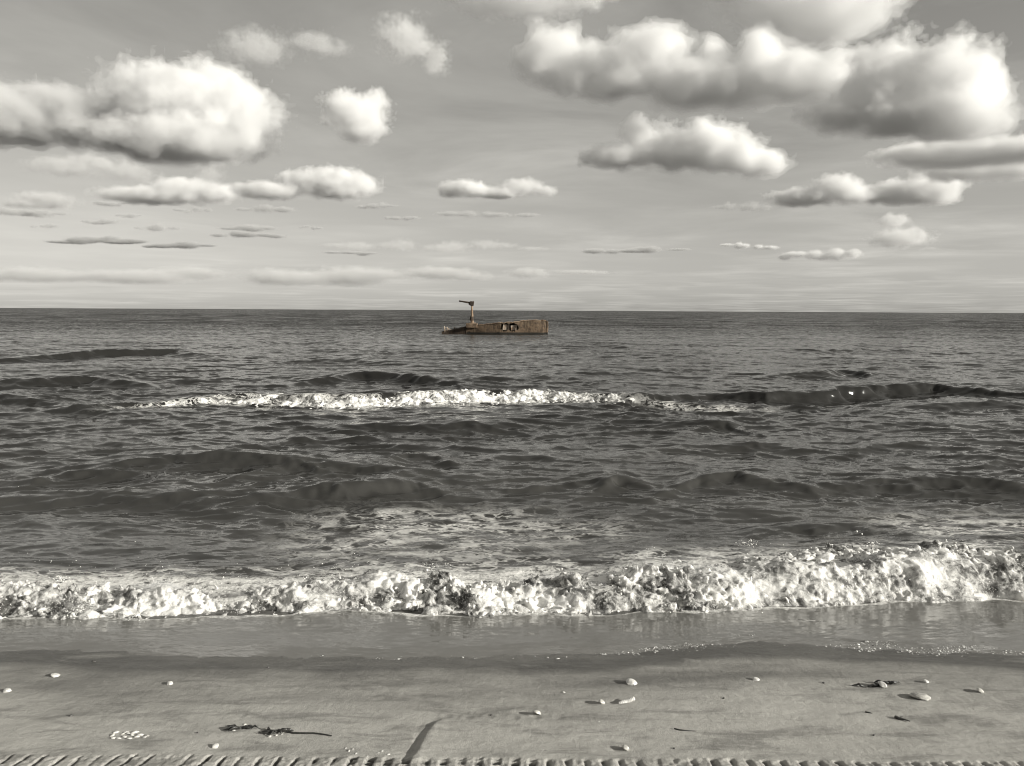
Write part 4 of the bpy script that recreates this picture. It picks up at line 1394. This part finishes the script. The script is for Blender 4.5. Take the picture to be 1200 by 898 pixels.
FINDS = 'shells lying on the wet sand'
lay('seashell', valve(.040, .036, .016, 8, 1), M_SH_W, 8, 810, 'small oval white shell at the left edge of the beach', 'shell', (14, 0, 40), .004, FINDS)
lay('seashell', valve(.052, .040, .012, 8, 2), M_SH_W, 65, 793, 'flat white shell near the water on the left', 'shell', (16, 8, 80), .004, FINDS)
lay('seashell', valve(.032, .028, .012, 7, 3), M_SH_W, 199, 804, 'lone tiny white shell on dark wet sand left of centre', 'shell', (20, 0, 20), .004, FINDS)
lay('seashell', valve(.030, .026, .012, 7, 4), M_SH_W, 252, 879, 'little white shell just above the tyre prints on the left', 'shell', (25, 10, -40), .005, FINDS)
lay('seashell', valve(.066, .050, .024, 9, 5), M_SH_W, 740, 804, 'bright white shell highest up the sand right of centre', 'shell', (18, 12, 15), .005, FINDS)
lay('seashell', valve(.040, .030, .016, 8, 6), M_SH_C, 705, 827, 'small white shell left of the long white razor shell', 'shell', (30, 30, 50), .006, FINDS)
lay('seashell', valve(.042, .036, .018, 8, 7), M_SH_C, 629, 839, 'pale shell with a dark shadow at the end of the paw prints', 'shell', (12, 35, 60), .006, FINDS)
lay('seashell', valve(.044, .032, .014, 8, 8), M_SH_W, 886, 798, 'small white shell alone between centre and right', 'shell', (16, 8, 10), .004, FINDS)
lay('seashell', valve(.046, .046, .026, 9, 9), M_SH_W, 1034, 807, 'round white shell in a scoured hollow beside dark weed', 'shell', (24, 18, 30), .006, FINDS)
lay('seashell', valve(.034, .026, .012, 7, 10), M_SH_W, 1085, 802, 'small white shell behind the large grey clam shell', 'shell', (18, 20, -20), .004, FINDS)
lay('clam_shell', valve(.105, .085, .034, 10, 11), M_SH_G, 1079, 821, 'large grey banded clam shell with a white edge', 'shell', (8, 16, 75), .003, FINDS)
lay('seashell', valve(.040, .034, .020, 8, 12), M_SH_C, 1148, 814, 'farthest right shell on the sand, pale and tilted', 'shell', (26, 36, 20), .006, FINDS)
lay('seashell', valve(.036, .034, .018, 8, 13), M_SH_C, 733, 880, 'pale shell nearest the tyre prints right of centre', 'shell', (14, 34, 30), .005, FINDS)
lay('shell_chip', flake(.010, 20), M_SH_W, 661, 814, 'tiny white shell chip between paw prints and razor shell', 'shell', (10, 20, 0), .003, FINDS)
lay('shell_chip', flake(.007, 21), M_SH_W, 702, 849, 'tiniest white shell chip below the razor shell', 'shell', (10, 0, 30), .002, FINDS)
lay('shell_chip', flake(.007, 22), M_SH_C, 863, 840, 'tiny pale shell chip on bare sand right of centre', 'shell', (10, 0, 80), .002, FINDS)
# razor shell: a long half tube
rz = []
for i in range(13):
    t = i / 12
    for j in range(9):
        a = math.pi * (j / 8)
        w = .009 * (0.75 + 0.25 * math.sin(math.pi * t))
        rz.append((-.036 + .072 * t, w * math.cos(a), .007 * math.sin(a) + .0015 * math.sin(t * 9)))
rf = [(i * 9 + j, (i + 1) * 9 + j, (i + 1) * 9 + j + 1, i * 9 + j + 1) for i in range(12) for j in range(8)]
o = lay('razor_shell', (rz, rf), M_SH_W, 734, 826, 'long slim white razor shell tilted on the sand', 'shell', (30, -14, 12), .006, FINDS)
o.modifiers.new('thickness', 'SOLIDIFY').thickness = 0.0014

SCATTER = 'broken shell scattered at lower left'
for k, (px, py) in enumerate(((131, 865), (136, 861), (139, 868), (143, 863), (146, 866), (150, 862), (152, 868), (155, 864), (158, 861), (161, 866), (165, 864), (169, 867), (172, 865), (134, 868), (147, 861))):
    lay('shell_fragment', flake(random.uniform(.010, .016), 40 + k, 1.9), M_SH_W if k % 3 else M_SH_C, px, py, 'small white fragment in the scatter of broken shell at lower left', 'shell fragment',
        (random.uniform(-25, 25), random.uniform(-25, 25), random.uniform(-30, 50)), .004, SCATTER)
CHIPS = 'shell chips beside the block tyre prints'
for k, (px, py) in enumerate(((405, 880), (409, 883), (413, 881), (417, 886), (430, 888), (443, 884), (448, 882), (455, 886))):
    lay('shell_fragment', flake(random.uniform(.006, .010), 70 + k), M_SH_W, px, py, 'small pale shell chip at the top of the block tyre prints', 'shell fragment',
        (random.uniform(-25, 25), random.uniform(-25, 25), random.uniform(0, 90)), .003, CHIPS)
TIDE = 'shell crumbs in the seaweed at lower left'
for k, (px, py) in enumerate(((310, 857), (312, 863), (316, 866), (321, 858), (324, 864), (330, 863), (333, 860), (274, 859), (287, 852), (286, 856))):
    lay('shell_fragment', flake(random.uniform(.006, .010), 90 + k), M_SH_W if k % 2 else M_SH_C, px, py, 'tiny pale shell crumb caught in the seaweed at lower left', 'shell fragment',
        (random.uniform(-25, 25), random.uniform(-25, 25), random.uniform(0, 90)), .004, TIDE)


def weed_clump(px, py, spread, n, label, stem=None, seed=0):
    r_ = random.Random(seed)
    c = on_sand(px, py)
    root = bpy.data.objects.new('seaweed_clump', None)
    scn.collection.objects.link(root)
    root.location = (c.x, c.y, ground_z(c.x, c.y))
    for k in range(n):
        a = r_.uniform(-0.5, 0.5) + (math.pi if r_.random() < 0.5 else 0)
        L = spread * r_.uniform(0.5, 1.0)
        P, x, y = [], r_.uniform(-.25, .25) * spread, r_.uniform(-.12, .12) * spread
        for i in range(7):
            gz = ground_z(c.x + x, c.y + y) - root.location.z
            P.append((x, y, gz + .003 + .010 * math.sin(math.pi * i / 6) * r_.uniform(0.2, 1.2)))
            a += r_.uniform(-0.6, 0.6)
            x += L / 6 * math.cos(a); y += L / 6 * math.sin(a) * 0.6
        rr_ = r_.uniform(.0025, .0050)
        v, f = tube(P, [rr_ * q for q in (0.7, 1, 1.2, 1.1, 1, 0.7, 0.3)], 6)
        mesh_object('frond', v, f, M_WEED, root)
    if stem:
        P = []
        for (a, b) in stem:
            s = on_sand(a, b)
            P.append((s.x - c.x, s.y - c.y, ground_z(s.x, s.y) - root.location.z + .0035))
        v, f = tube(P, [.0048 - .0028 * i / (len(P) - 1) for i in range(len(P))], 7)
        mesh_object('stalk', v, f, M_WEED, root)
    return tag(root, label, 'seaweed', 'seaweed washed up on the sand')


weed_clump(282, 857, .075, 9, 'short dark tangle of seaweed left of the stalked clump', None, 3)
weed_clump(322, 861, .070, 10, 'dark seaweed clump trailing a long thin stalk to the right', [(326, 859), (334, 860), (344, 862), (356, 862), (368, 862), (380, 864), (389, 866)], 4)
weed_clump(1040, 804, .055, 8, 'dark weed scrap behind the round white shell', None, 5)
weed_clump(1018, 806, .070, 6, 'flat dark weed strands left of the round white shell', None, 6)


def twig(pts_px, r0, label, knots=1, seed=0):
    r_ = random.Random(seed)
    P = []
    for a, b in pts_px:
        s = on_sand(a, b)
        P.append(Vector((s.x, s.y, ground_z(s.x, s.y) + r0 * 0.8)))
    c = P[len(P) // 2].copy()
    parts = [tube([p - c for p in P], [r0 * (1 - 0.5 * i / (len(P) - 1)) * r_.uniform(0.8, 1.2) for i in range(len(P))], 7)]
    for k in range(knots):
        q = P[1 + k] - c
        parts.append(tube([q, q + Vector((.008, .006, .004)), q + Vector((.016, .008, .005))], [r0 * 0.6, r0 * 0.5, r0 * 0.2], 6))
    v, f = join(parts)
    o = mesh_object('twig', v, f, M_TWIG)
    o.location = c
    return tag(o, label, 'twig', 'twigs on the sand')


twig([(790, 857), (797, 858.5), (804, 859), (816, 859.5)], .0030, 'thin dark straight twig below the centre of the beach', 0, 1)
twig([(1049, 843), (1054, 845), (1060, 846), (1066, 848)], .0055, 'thick bent dark twig under the large clam shell', 1, 2)
twig([(1014, 836), (1018, 837), (1022, 838)], .0028, 'short faint twig left of the thick bent one', 0, 3)
for px, py, sz, lb in ((576, 839, .006, 'tiny dark pebble among the paw prints'), (848, 821, .006, 'tiny dark pebble between centre and the right twigs'), (965, 802, .007, 'small dark pebble near the wet sand on the right'),
                       (1024, 863, .006, 'tiny dark pebble below the thick bent twig'), (83, 840, .008, 'small dark pebble on the left above the shell scatter'), (110, 777, .009, 'dark pebble lying in the water edge on the left'),
                       (314, 784, .006, 'tiny dark pebble on the dark wet band left of centre'), (232, 862, .005, 'tiny dark pebble left of the seaweed tangle'), (790, 880, .005, 'tiny dark pebble near the right tyre prints')):
    lay('pebble', stone(sz, int(px)), M_STONE, px, py, lb, 'pebble', (0, 0, random.uniform(0, 180)), sz * 0.25, 'dark pebbles on the sand')
